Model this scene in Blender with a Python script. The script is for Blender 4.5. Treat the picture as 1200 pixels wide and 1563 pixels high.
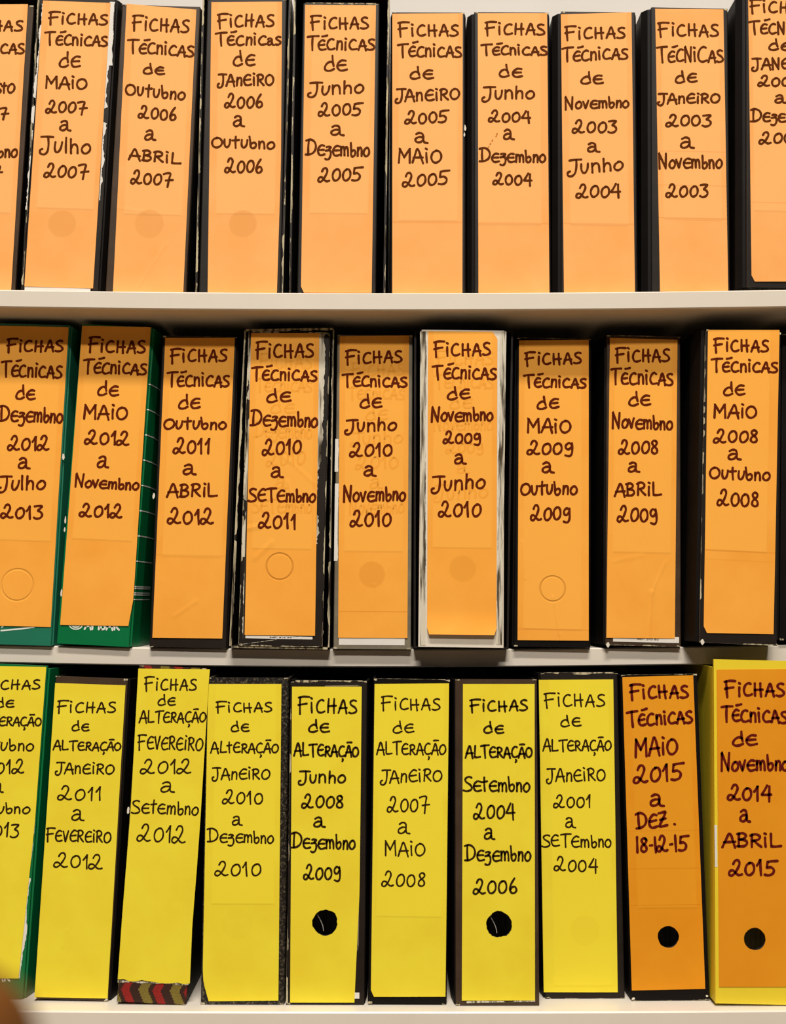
import bpy, bmesh, math, random
from math import sin, cos, tan, pi, radians, atan2, sqrt, hypot
from mathutils import Vector

for _o in list(bpy.data.objects):
    bpy.data.objects.remove(_o)
SC = bpy.context.scene
COL = SC.collection
random.seed(7)

# ------------------------------------------------------------------ camera, light, exposure
CAM_Z, CAM_D, PITCH, FOC = 1.30, 0.96, radians(5.0), 1500.0
cam_d = bpy.data.cameras.new('camera')
cam_d.sensor_fit = 'HORIZONTAL'
cam_d.sensor_width = 36.0
cam_d.lens = 36.0 * FOC / 1200.0
cam_d.clip_start = 0.02
cam_d.dof.use_dof = True
cam_d.dof.focus_distance = 0.985
cam_d.dof.aperture_fstop = 5.0
cam = bpy.data.objects.new('camera', cam_d)
cam.location = (0, -CAM_D, CAM_Z)
cam.rotation_euler = (pi / 2 + PITCH, 0, 0)
COL.objects.link(cam)
SC.camera = cam

W = bpy.data.worlds.new('room_air')
SC.world = W
W.use_nodes = True
W.node_tree.nodes['Background'].inputs[0].default_value = (1.0, 0.93, 0.84, 1)
W.node_tree.nodes['Background'].inputs[1].default_value = 0.035


def area(name, loc, target, sx, sy, power, col):
    l = bpy.data.lights.new(name, 'AREA')
    l.shape = 'RECTANGLE'
    l.size, l.size_y, l.energy, l.color = sx, sy, power, col
    o = bpy.data.objects.new(name, l)
    o.location = loc
    o.rotation_euler = (Vector(target) - Vector(loc)).to_track_quat('-Z', 'Y').to_euler()
    COL.objects.link(o)


# two rows of ceiling fluorescents in front of the bookcase
area('ceiling_lamp_near', (0.0, -2.66, 6.6), (0, 0, 1.3), 2.4, 0.42, 440.0, (1.0, 0.93, 0.84))
area('ceiling_lamp_far', (0.0, -6.0, 6.6), (0, 0, 1.3), 2.4, 0.42, 430.0, (1.0, 0.93, 0.84))

SC.view_settings.view_transform = 'Standard'
SC.view_settings.look = 'None'
SC.view_settings.gamma = 1.0
SC.view_settings.exposure = -0.37


# ------------------------------------------------------------------ helpers
def srgb(r, g, b):
    def f(c):
        c /= 255.0
        return c / 12.92 if c <= 0.04045 else ((c + 0.055) / 1.055) ** 2.4
    return (f(r), f(g), f(b), 1.0)


def at(px, py, Y):
    """the point of the vertical plane at depth Y that a measured photo position falls on"""
    a, u = (px - 600.0) / FOC, (781.5 - py) / FOC
    fwd, up = cos(PITCH) - u * sin(PITCH), sin(PITCH) + u * cos(PITCH)
    t = (Y + CAM_D) / fwd
    return a * t, CAM_Z + up * t


def empty(name, loc, ry=0.0):
    o = bpy.data.objects.new(name, None)
    o.location = loc
    o.rotation_euler = (0, ry, 0)
    o.empty_display_size = 0.03
    COL.objects.link(o)
    return o


def tag(o, label=None, cat=None, group=None, kind=None):
    for k, v in (('label', label), ('category', cat), ('group', group), ('kind', kind)):
        if v:
            o[k] = v
    return o


def link(name, bm, mat, parent=None, smooth=False):
    me = bpy.data.meshes.new(name)
    bm.normal_update()
    bm.to_mesh(me)
    bm.free()
    if smooth:
        for p in me.polygons:
            p.use_smooth = True
    o = bpy.data.objects.new(name, me)
    for m in (mat if isinstance(mat, (list, tuple)) else [mat]):
        me.materials.append(m)
    COL.objects.link(o)
    if parent is not None:
        o.parent = parent
    return o


def bevel(o, w=0.0008, n=2):
    m = o.modifiers.new('bevel', 'BEVEL')
    m.width, m.segments, m.limit_method = w, n, 'ANGLE'
    return o


def box(bm, x0, x1, y0, y1, z0, z1):
    v = [bm.verts.new(p) for p in ((x0, y0, z0), (x1, y0, z0), (x1, y1, z0), (x0, y1, z0),
                                   (x0, y0, z1), (x1, y0, z1), (x1, y1, z1), (x0, y1, z1))]
    for f in ((0, 1, 5, 4), (1, 2, 6, 5), (2, 3, 7, 6), (3, 0, 4, 7), (4, 5, 6, 7), (3, 2, 1, 0)):
        bm.faces.new([v[i] for i in f])


def prism(bm, prof, z0, z1):
    """a closed x-y outline raised from z0 to z1"""
    a = [bm.verts.new((x, y, z0)) for x, y in prof]
    b = [bm.verts.new((x, y, z1)) for x, y in prof]
    n = len(prof)
    for i in range(n):
        j = (i + 1) % n
        bm.faces.new((a[i], a[j], b[j], b[i]))
    bm.faces.new(a[::-1])
    bm.faces.new(b)
    bmesh.ops.recalc_face_normals(bm, faces=bm.faces)


# ------------------------------------------------------------------ materials
class NT:
    def __init__(self, name, rough=0.6, spec=0.3):
        self.m = bpy.data.materials.new(name)
        self.m.use_nodes = True
        self.t = self.m.node_tree
        self.b = self.t.nodes['Principled BSDF']
        self.b.inputs['Roughness'].default_value = rough
        self.b.inputs['Specular IOR Level'].default_value = spec

    def n(self, typ, **kw):
        nd = self.t.nodes.new(typ)
        for k, v in kw.items():
            setattr(nd, k, v)
        return nd

    def put(self, sock, val):
        if hasattr(val, 'is_output'):
            self.t.links.new(val, sock)
        else:
            sock.default_value = val

    def math(self, op, a, b=0.0, c=None, clamp=False):
        nd = self.n('ShaderNodeMath', operation=op, use_clamp=clamp)
        self.put(nd.inputs[0], a)
        self.put(nd.inputs[1], b)
        if c is not None:
            self.put(nd.inputs[2], c)
        return nd.outputs[0]

    def ramp(self, v, lo, hi, a=0.0, b=1.0):
        nd = self.n('ShaderNodeMapRange')
        self.put(nd.inputs[0], v)
        for i, x in zip((1, 2, 3, 4), (lo, hi, a, b)):
            nd.inputs[i].default_value = x
        return nd.outputs[0]

    def mix(self, f, a, b, blend='MIX'):
        nd = self.n('ShaderNodeMix', data_type='RGBA', blend_type=blend)
        self.put(nd.inputs[0], f)
        self.put(nd.inputs[6], a)
        self.put(nd.inputs[7], b)
        return nd.outputs[2]

    def noise(self, scale, detail=3.0, vec=None, rough=0.55):
        nd = self.n('ShaderNodeTexNoise')
        nd.inputs['Scale'].default_value = scale
        nd.inputs['Detail'].default_value = detail
        nd.inputs['Roughness'].default_value = rough
        if vec is not None:
            self.t.links.new(vec, nd.inputs['Vector'])
        return nd.outputs['Fac']

    def coords(self, sx=1.0, sy=1.0, sz=1.0, off=0.0):
        tc = self.n('ShaderNodeTexCoord')
        mp = self.n('ShaderNodeMapping')
        mp.inputs['Scale'].default_value = (sx, sy, sz)
        mp.inputs['Location'].default_value = (off, off * 0.37, off * 0.71)
        self.t.links.new(tc.outputs['Object'], mp.inputs['Vector'])
        return mp.outputs['Vector']

    def color(self, c):
        self.put(self.b.inputs['Base Color'], c)

    def bump(self, h, strength=0.2, dist=0.001):
        nd = self.n('ShaderNodeBump')
        nd.inputs['Strength'].default_value = strength
        nd.inputs['Distance'].default_value = dist
        self.put(nd.inputs['Height'], h)
        self.t.links.new(nd.outputs[0], self.b.inputs['Normal'])


def plain(name, c, rough=0.6, var=0.08, scale=60.0, spec=0.3, bump=0.0):
    k = NT(name, rough, spec)
    v = k.noise(scale, 4, k.coords())
    dark = tuple(x * (1 - var) for x in c[:3]) + (1,)
    lite = tuple(min(1, x * (1 + var)) for x in c[:3]) + (1,)
    k.color(k.mix(k.ramp(v, 0.3, 0.7), dark, lite))
    if bump:
        k.bump(k.noise(900, 2, k.coords()), bump, 0.0004)
    return k.m


def scuffed(name, c, worn, amount=0.62, rough=0.45, spec=0.4):
    """dark board with small rubbed flecks"""
    k = NT(name, rough, spec)
    base = k.mix(k.ramp(k.noise(35, 4, k.coords()), 0.3, 0.7), tuple(x * 0.75 for x in c[:3]) + (1,),
                 tuple(x * 1.3 for x in c[:3]) + (1,))
    fl = k.ramp(k.noise(240, 5, k.coords(1, 1, 0.35), 0.7), amount + 0.06, amount + 0.12)
    k.color(k.mix(fl, base, worn))
    k.bump(k.noise(700, 2, k.coords()), 0.15, 0.0004)
    return k.m


def fibre(name, c, dark, lo=0.42, hi=0.6):
    """torn grey-white cardboard with dark streaks along the edge"""
    k = NT(name, 0.85, 0.1)
    s = k.ramp(k.noise(260, 4, k.coords(1, 1, 0.07)), lo, hi)
    k.color(k.mix(s, dark, c))
    k.bump(k.noise(500, 3, k.coords(1, 1, 0.15)), 0.5, 0.0006)
    return k.m


def marbled(name):
    k = NT(name, 0.5, 0.35)
    v = k.ramp(k.noise(330, 5, k.coords(), 0.75), 0.5, 0.68)
    k.color(k.mix(v, srgb(22, 18, 15), srgb(120, 110, 88)))
    return k.m


def kilim(name):
    """woven-look cover: red and olive zigzag stripes on dark brown"""
    k = NT(name, 0.7, 0.2)
    tc = k.n('ShaderNodeTexCoord')
    sx = k.n('ShaderNodeSeparateXYZ')
    k.t.links.new(tc.outputs['Object'], sx.inputs[0])
    zig = k.math('PINGPONG', k.math('SNAP', sx.outputs['Z'], 0.0012), 0.011)
    x = k.math('ADD', k.math('SNAP', sx.outputs['X'], 0.0012), k.math('MULTIPLY', zig, 0.5))
    p = k.math('FRACT', k.math('DIVIDE', k.math('ADD', x, 1.0), 0.030))
    olive = k.math('MULTIPLY', k.math('GREATER_THAN', p, 0.06), k.math('LESS_THAN', p, 0.36))
    red = k.math('MULTIPLY', k.math('GREATER_THAN', p, 0.50), k.math('LESS_THAN', p, 0.76))
    c = k.mix(olive, srgb(58, 36, 28), srgb(128, 112, 48))
    c = k.mix(red, c, srgb(150, 36, 32))
    c = k.mix(k.math('MULTIPLY', k.ramp(k.noise(500, 3, k.coords()), 0.4, 0.7), 0.35), c, srgb(40, 26, 20))
    k.color(c)
    return k.m


_pn = [0]


def paper(base, card=None, card_gain=1.10, rings=(), creases=(), strips=()):
    """label paper: what lies under it shows through (printed card, finger hole), creases are bumps"""
    _pn[0] += 1
    k = NT('label_paper_%02d' % _pn[0], 0.75, 0.15)
    off = _pn[0] * 1.37
    uvn = k.n('ShaderNodeUVMap')
    s = k.n('ShaderNodeSeparateXYZ')
    k.t.links.new(uvn.outputs[0], s.inputs[0])
    u, v = s.outputs['X'], s.outputs['Y']
    mott = k.ramp(k.noise(22, 4, k.coords(1, 1, 1, off)), 0.3, 0.7)
    lo = (base[0] * 0.97, base[1] * 0.93, base[2] * 0.86, 1)
    hi = (min(1, base[0] * 1.02), base[1] * 1.05, base[2] * 1.14, 1)
    c = k.mix(mott, lo, hi)
    h = k.math('MULTIPLY', k.noise(14, 3, k.coords(1, 1, 0.6, off)), 1.0)
    if card:
        u0, u1, v0, v1 = card
        e = 0.012
        m = k.math('MULTIPLY', k.math('MULTIPLY', k.ramp(u, u0 - e, u0 + e), k.ramp(u, u1 - e, u1 + e, 1, 0)),
                   k.math('MULTIPLY', k.ramp(v, v0 - 0.003, v0 + 0.003), k.ramp(v, v1 - 0.003, v1 + 0.003, 1, 0)))
        g = (min(1, base[0] * 1.03), min(1, base[1] * card_gain), min(1, base[2] * (1 + (card_gain - 1) * 2.2)), 1)
        c = k.mix(k.math('MULTIPLY', m, 0.85), c, g)
        h = k.math('ADD', h, k.math('MULTIPLY', m, 0.25))
    for (v0, thick, dk) in strips:
        m = k.ramp(k.math('ABSOLUTE', k.math('SUBTRACT', v, v0)), thick * 0.5, thick, 1, 0)
        c = k.mix(k.math('MULTIPLY', m, dk), c, (base[0] * 0.8, base[1] * 0.62, base[2] * 0.45, 1))
    for (cu, cv, r, asp, show, edge) in rings:
        du = k.math('MULTIPLY', k.math('SUBTRACT', u, cu), asp)
        dv = k.math('SUBTRACT', v, cv)
        d = k.math('SQRT', k.math('ADD', k.math('MULTIPLY', du, du), k.math('MULTIPLY', dv, dv)))
        disc = k.ramp(d, r * 0.93, r * 1.05, 1, 0)
        if show:
            c = k.mix(k.math('MULTIPLY', disc, show), c, (base[0] * 0.84, base[1] * 0.78, base[2] * 0.66, 1))
        if edge:
            rim = k.ramp(k.math('ABSOLUTE', k.math('SUBTRACT', d, r)), 0.0012, 0.0042, 1, 0)
            c = k.mix(k.math('MULTIPLY', rim, edge), c, (base[0] * 0.62, base[1] * 0.5, base[2] * 0.35, 1))
            h = k.math('SUBTRACT', h, k.math('MULTIPLY', rim, 0.6))
    for (u0, v0, u1, v1, wd, hh) in creases:
        # a fold: distance to a segment in label units
        dx, dy = u1 - u0, (v1 - v0)
        L2 = dx * dx + dy * dy
        t = k.math('ADD', k.math('MULTIPLY', k.math('SUBTRACT', u, u0), dx / L2),
                   k.math('MULTIPLY', k.math('SUBTRACT', v, v0), dy / L2), clamp=True)
        ex = k.math('SUBTRACT', k.math('SUBTRACT', u, u0), k.math('MULTIPLY', t, dx))
        ey = k.math('MULTIPLY', k.math('SUBTRACT', k.math('SUBTRACT', v, v0), k.math('MULTIPLY', t, dy)), 4.0)
        wob = k.math('MULTIPLY', k.math('SUBTRACT', k.noise(70, 2, k.coords(1, 1, 1, off)), 0.5), 0.03)
        d = k.math('ADD', k.math('SQRT', k.math('ADD', k.math('MULTIPLY', ex, ex), k.math('MULTIPLY', ey, ey))), wob)
        h = k.math('ADD', h, k.math('MULTIPLY', k.ramp(d, 0.0, wd * 1.8, 1, 0), hh * 0.55))
    k.color(c)
    k.bump(h, 0.55, 0.0012)
    return k.m


def ink(name, c):
    return plain(name, c, 0.8, 0.12, 90, 0.08)


INK_T = ink('brown_marker_ink', srgb(94, 44, 5))
INK_M = ink('maroon_marker_ink', srgb(96, 32, 6))
INK_B = ink('black_pen_ink', srgb(52, 34, 12))
INK_O = ink('dark_red_marker_ink', srgb(98, 22, 16))
GHOST = plain('faded_older_ink', srgb(247, 168, 63), 0.8, 0.04, 90, 0.1)
STAIN = plain('brown_stain', srgb(196, 122, 52), 0.8, 0.1, 90, 0.1)
INK_P = ink('print_ink', srgb(70, 66, 60))
WHITE_PRINT = plain('white_print', srgb(226, 232, 222), 0.5, 0.04)
BOARD = plain('white_melamine', srgb(226, 217, 203), 0.32, 0.015, 25, 0.5)
WALL = plain('wall_paint', srgb(214, 208, 201), 0.8, 0.02, 12)
FLOOR = plain('floor_vinyl', srgb(150, 128, 100), 0.5, 0.1, 8)
BLACK = scuffed('black_board', srgb(32, 25, 20), srgb(150, 138, 112), 0.66, 0.5, 0.25)
BLACKER = scuffed('black_paper_board', srgb(17, 13, 11), srgb(140, 128, 104), 0.69, 0.55, 0.12)
BROWN = scuffed('faded_black_board', srgb(66, 50, 36), srgb(160, 146, 118), 0.68, 0.5, 0.25)
GREY = scuffed('grey_board', srgb(120, 112, 94), srgb(176, 168, 146), 0.62)
GREEN = plain('green_coated_board', srgb(0, 112, 62), 0.35, 0.06, 30, 0.5)
TEAL = plain('teal_coated_board', srgb(34, 116, 90), 0.35, 0.06, 30, 0.5)
YELLOWB = plain('yellow_coated_board', srgb(238, 212, 52), 0.35, 0.03, 30, 0.5)
TORN = fibre('torn_white_board', srgb(214, 206, 186), srgb(78, 68, 52), 0.38, 0.54)
BARE = plain('bare_white_board', srgb(226, 218, 202), 0.8, 0.05, 90, 0.1)
WORN = fibre('worn_edge_board', srgb(196, 184, 152), srgb(44, 34, 24), 0.36, 0.56)
CARD = plain('white_card', srgb(226, 222, 214), 0.7, 0.03, 60)
MARBLE = marbled('marbled_black_board')
KILIM = kilim('zigzag_weave_board')
PAGES = fibre('page_edges', srgb(222, 216, 204), srgb(170, 162, 148), 0.3, 0.6)
DARKIN = plain('dark_inside', srgb(24, 20, 18), 0.8, 0.1)
METAL = plain('nickel_ring', srgb(150, 146, 138), 0.3, 0.05)
BLUR_BROWN = plain('blur_brown', srgb(104, 60, 12), 0.5, 0.25, 30)

OR_T = srgb(252, 178, 101)
OR_M = srgb(250, 172, 67)
OR_B = srgb(230, 150, 29)
YE_B = srgb(241, 220, 56)

# ------------------------------------------------------------------ handwriting strokes (unit box: baseline 0, capital height 1)
G = {}


def glyph(ch, w, *strokes):
    G[ch] = (w, [[(float(a), float(b)) for a, b in s] for s in strokes])


glyph('F', .74, [(.1, 1.04), (.1, .5), (.13, -.1)], [(-.02, 1.0), (.35, 1.07), (.78, 1.05)], [(-.02, .5), (.3, .56), (.62, .6)])
glyph('i', .24, [(.08, .68), (.08, .36), (.1, .0)], [(.05, 1.0), (.13, .95)])
glyph('C', .72, [(.62, .92), (.42, .98), (.16, .8), (.03, .42), (.14, .08), (.4, .0), (.7, .1)])
glyph('c', .56, [(.5, .64), (.32, .72), (.1, .52), (.04, .24), (.2, .02), (.55, .06)])
glyph('H', .72, [(.05, .95), (.04, .5), (.05, .0)], [(.5, .95), (.5, .5), (.54, -.06)], [(.05, .44), (.35, .46), (.68, .47)])
glyph('A', .70, [(-.02, -.02), (.14, .45), (.3, .92), (.38, .96), (.46, .8), (.56, .4), (.68, -.06)], [(.06, .34), (.36, .36), (.68, .37)])
glyph('S', .62, [(.58, .92), (.35, .98), (.1, .84), (.16, .62), (.48, .42), (.62, .2), (.5, .03), (.2, -.04), (-.02, .02)])
glyph('s', .42, [(.38, .66), (.2, .7), (.05, .56), (.14, .42), (.36, .26), (.36, .08), (.15, -.02), (.0, .02)])
glyph('T', .72, [(-.02, .94), (.35, 1.0), (.8, 1.02)], [(.36, 1.0), (.36, .5), (.4, -.06)])
glyph('E', .66, [(.6, .84), (.36, .9), (.1, .64), (.04, .34), (.16, .06), (.38, .0), (.68, .07)], [(.08, .45), (.34, .46), (.58, .5)])
glyph('É', .66, *(G['E'][1] + [[(.4, 1.26), (.6, 1.29), (.86, 1.36)]]))
glyph('e', .58, [(.56, .66), (.32, .69), (.09, .5), (.03, .26), (.15, .03), (.34, -.02), (.62, .05)], [(.06, .35), (.3, .36), (.54, .37)])
glyph('n', .50, [(.05, .7), (.05, .35), (.04, .0)], [(.05, .42), (.16, .64), (.32, .68), (.42, .5), (.43, .02)])
glyph('r', .42, [(.04, .62), (.05, .3), (.04, .0)], [(.05, .34), (.16, .58), (.28, .62), (.37, .44), (.38, .0)])
glyph('m', .70, [(.03, .64), (.04, .3), (.03, .0)], [(.04, .4), (.14, .6), (.25, .62), (.32, .44), (.32, .02)], [(.32, .4), (.42, .6), (.54, .62), (.62, .42), (.63, .0)])
glyph('d', .64, [(.5, .5), (.34, .6), (.12, .46), (.01, .2), (.1, .01), (.34, -.02), (.58, .1)], [(.46, 1.0), (.49, .6), (.55, .3)])
glyph('M', .80, [(.02, -.02), (.05, .98), (.06, .98), (.35, .42), (.37, .42), (.68, 1.0), (.70, 1.0), (.74, -.02)])
glyph('O', .70, [(.34, .86), (.12, .72), (.02, .38), (.14, .06), (.38, .0), (.62, .2), (.68, .52), (.54, .8), (.32, .87)])
glyph('o', .50, [(.24, .6), (.08, .46), (.02, .22), (.12, .02), (.3, .0), (.46, .18), (.48, .42), (.36, .6), (.22, .61)])
glyph('N', .62, [(.04, -.04), (.04, .96), (.06, .97), (.46, .06), (.48, .06), (.54, 1.02)])
glyph('v', .42, [(.0, .62), (.1, .3), (.18, .0), (.2, .0), (.3, .34), (.42, .7)])
glyph('V', .50, [(.0, .88), (.12, .4), (.22, .0), (.24, .0), (.36, .46), (.5, .92)])
glyph('b', .46, [(.0, 1.0), (.04, .55), (.06, .12), (.18, -.02), (.36, .08), (.42, .32), (.3, .48), (.12, .38)])
glyph('u', .44, [(.03, .68), (.02, .3), (.1, .04), (.24, .04), (.36, .3), (.4, .68)])
glyph('t', .42, [(-.02, .66), (.2, .68), (.42, .72)], [(.2, 1.0), (.18, .5), (.2, .0)])
glyph('J', .64, [(.08, 1.0), (.4, 1.02), (.74, 1.0)], [(.46, 1.0), (.48, .5), (.42, .04), (.24, -.16), (.04, -.1), (.02, .12), (.14, .2)])
glyph('l', .18, [(.06, 1.04), (.06, .5), (.08, .02)])
glyph('h', .48, [(.04, 1.0), (.04, .5), (.05, .0)], [(.05, .36), (.16, .6), (.3, .62), (.4, .44), (.41, .02)])
glyph('D', .74, [(.14, .94), (.12, .5), (.14, .02)], [(-.06, .92), (.26, 1.0), (.6, .84), (.72, .5), (.58, .18), (.26, .02), (-.06, .0)])
glyph('z', .46, [(.06, .6), (.24, .64), (.42, .58), (.24, .42), (.4, .32), (.44, .04), (.32, -.24), (.12, -.3), (-.02, -.24)], [(.0, .34), (.26, .38)])
glyph('Z', .62, [(.0, .9), (.3, .94), (.54, .94), (.3, .5), (.04, .02), (.34, .02), (.64, .06)], [(.1, .46), (.3, .48), (.52, .52)])
glyph('R', .60, [(.08, .92), (.06, .5), (.06, .0)], [(-.02, .84), (.26, .94), (.5, .78), (.42, .54), (.1, .44)], [(.2, .44), (.38, .2), (.58, .0)])
glyph('B', .58, [(.08, .94), (.06, .5), (.06, .0)], [(-.02, .9), (.28, .96), (.46, .78), (.32, .56), (.1, .5)], [(.1, .5), (.42, .44), (.52, .22), (.34, .02), (-.02, .02)])
glyph('L', .56, [(.05, 1.0), (.04, .5), (.04, .06), (.06, .03), (.3, .02), (.58, .06)])
glyph('Ç', .66, *(G['C'][1] + [[(.46, -.24), (.52, -.34), (.42, -.48)]]))
glyph('Ã', .66, *(G['A'][1] + [[(.16, 1.26), (.4, 1.28), (.66, 1.27)]]))
glyph('g', .5, [(.42, .6), (.2, .62), (.04, .36), (.16, .08), (.4, .24)], [(.44, .62), (.46, .1), (.34, -.28), (.04, -.24)])
glyph('a', .80, [(.1, .84), (.3, .98), (.52, .9), (.58, .62), (.58, .3), (.64, .06), (.86, .0)], [(.56, .54), (.3, .56), (.06, .38), (.04, .14), (.2, .02), (.42, .1), (.57, .34)])
glyph('2', .72, [(.1, .74), (.22, .96), (.4, .98), (.5, .78), (.42, .5), (.22, .14), (.02, -.03), (-.15, .06), (-.08, .28), (.12, .3), (.34, .08), (.5, .0), (.68, .05)])
glyph('0', .62, [(.32, .8), (.12, .66), (.03, .34), (.14, .04), (.36, .02), (.56, .24), (.58, .56), (.46, .78), (.28, .8)])
glyph('1', .36, [(.0, .6), (.12, .78), (.22, .98), (.23, .98), (.22, .5), (.24, -.02)])
glyph('3', .60, [(.02, .88), (.28, .92), (.54, .9), (.4, .72), (.26, .56), (.46, .46), (.56, .24), (.42, .02), (.16, -.04), (-.02, .04)])
glyph('4', .66, [(.34, .96), (.16, .62), (.0, .36), (.02, .33), (.34, .34), (.64, .36)], [(.5, .9), (.5, .4), (.52, -.1)])
glyph('5', .66, [(.76, .96), (.4, .94), (.14, .9), (.13, .89), (.08, .52), (.1, .5), (.34, .54), (.54, .36), (.46, .1), (.2, .0), (-.04, .04)])
glyph('6', .56, [(.4, .98), (.18, .66), (.04, .3), (.16, .02), (.38, .02), (.52, .2), (.42, .42), (.22, .4), (.08, .22)])
glyph('7', .70, [(.0, .84), (.28, .92), (.54, .88), (.46, .5), (.36, -.16)], [(.2, .34), (.46, .38), (.76, .4)])
glyph('8', .56, [(.46, .82), (.28, .92), (.1, .78), (.2, .56), (.44, .34), (.46, .1), (.26, .0), (.06, .12), (.1, .36), (.34, .54), (.48, .74), (.38, .9)])
glyph('9', .58, [(.46, .72), (.26, .82), (.06, .64), (.1, .4), (.3, .36), (.46, .56)], [(.48, .8), (.52, .4), (.5, .02), (.34, -.16), (.06, -.1)])
glyph(' ', .22)
glyph('I', .20, [(.06, .98), (.06, .5), (.07, -.04)])
glyph('-', .30, [(.05, .42), (.14, .43), (.22, .44)])
glyph('.', .2, [(.08, .06), (.12, .04)])


def smooth_path(pts, n=5):
    if len(pts) < 3:
        return pts
    out = []
    P = [pts[0]] + pts + [pts[-1]]
    for i in range(1, len(P) - 2):
        p0, p1, p2, p3 = P[i - 1], P[i], P[i + 1], P[i + 2]
        for s in range(n):
            t = s / n
            a = tuple(0.5 * (2 * p1[k] + (p2[k] - p0[k]) * t + (2 * p0[k] - 5 * p1[k] + 4 * p2[k] - p3[k]) * t * t
                             + (3 * p1[k] - p0[k] - 3 * p2[k] + p3[k]) * t ** 3) for k in (0, 1))
            out.append(a)
    out.append(pts[-1])
    return out


def ribbon(bm, pts, w, surf):
    """an ink stroke of width w along pts (local x-z) lying on the surface y = surf(x, z)"""
    q = [pts[0]]
    for p in pts[1:]:
        if hypot(p[0] - q[-1][0], p[1] - q[-1][1]) > w * 0.12:
            q.append(p)
    if len(q) < 2:
        return
    n = len(q)
    Lr, Rr = [], []
    nrm = []
    for i in range(n):
        a, b = q[max(0, i - 1)], q[min(n - 1, i + 1)]
        dx, dz = b[0] - a[0], b[1] - a[1]
        l = hypot(dx, dz) or 1e-9
        nrm.append((-dz / l, dx / l))
    ph = random.random() * 6
    for i in range(n):
        ww = w * 0.5 * (1 + 0.10 * sin(ph + i * 0.6))
        x, z = q[i]
        nx, nz = nrm[i]
        Lr.append((x + nx * ww, z + nz * ww))
        Rr.append((x - nx * ww, z - nz * ww))
    mk = lambda p: bm.verts.new((p[0], surf(p[0], p[1]), p[1]))
    lv, rv = [mk(p) for p in Lr], [mk(p) for p in Rr]
    for i in range(n - 1):
        bm.faces.new((lv[i], lv[i + 1], rv[i + 1], rv[i]))
    for end, sgn in ((0, -1), (n - 1, 1)):
        x, z = q[end]
        nx, nz = nrm[end]
        tx, tz = nz * sgn, -nx * sgn
        arc = []
        for k in range(1, 5):
            a = pi * k / 5
            arc.append(mk((x + w * 0.5 * (nx * cos(a) + tx * sin(a)), z + w * 0.5 * (nz * cos(a) + tz * sin(a)))))
        try:
            bm.faces.new([lv[end]] + arc + [rv[end]])
        except ValueError:
            pass


SCALES = {'Dez': (1.1,) + (1.0,) * 7, 'Nov': (1.14,) + (1.0,) * 7, 'FiC': (1.0, .98, .88, .92, .88, .88), 'TÉC': (1.06, .88, .86, 1.0, .98, 1.12, .84, .84), 'TÉN': (1,) * 9,
          'ALT': (1.0, .98, .95, .95, .86, .86, .86, .86, .86), 'ALt': (1.0, .98, .95, .95, .86, .86, .86, .86, .86)}


def write(bm, text, x0, x1, zb0, zb1, h, w, surf, jit=1.0, n=5):
    """letters of text between x0 and x1, baseline running from zb0 to zb1, capital height h"""
    cur, raw = 0.0, []
    for i, ch in enumerate(text):
        gw, st = G[ch]
        sc = 0.62 if ch == 'a' and len(text) > 1 else 1.0
        sc *= SCALES.get(text[:3], SCALES.get(text[:2], ()))[i] if (text[:3] in SCALES or text[:2] in SCALES) and ch not in 'as' else 1.0
        gj = random.uniform(-0.03, 0.03) * jit
        sl = random.uniform(-0.05, 0.05) * jit
        for s in st:
            raw.append([(cur + (x * sc) + sl * z, z * sc * (1 + gj) + gj) for x, z in s])
        cur += gw * sc + (0.16 if text[:1].isdigit() else (0.19 if text[:3] == 'FiC' else 0.13)) + random.uniform(-0.02, 0.02) * jit
    xs = [p[0] for s in raw for p in s]
    lo, hi = min(xs), max(xs)
    x0 += w * 0.5
    x1 -= w * 0.5
    for s in raw:
        pts = []
        for x, z in smooth_path(s, n):
            t = (x - lo) / (hi - lo)
            pts.append((x0 + t * (x1 - x0), zb0 + t * (zb1 - zb0) + z * h))
        ribbon(bm, pts, w, surf)
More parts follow.
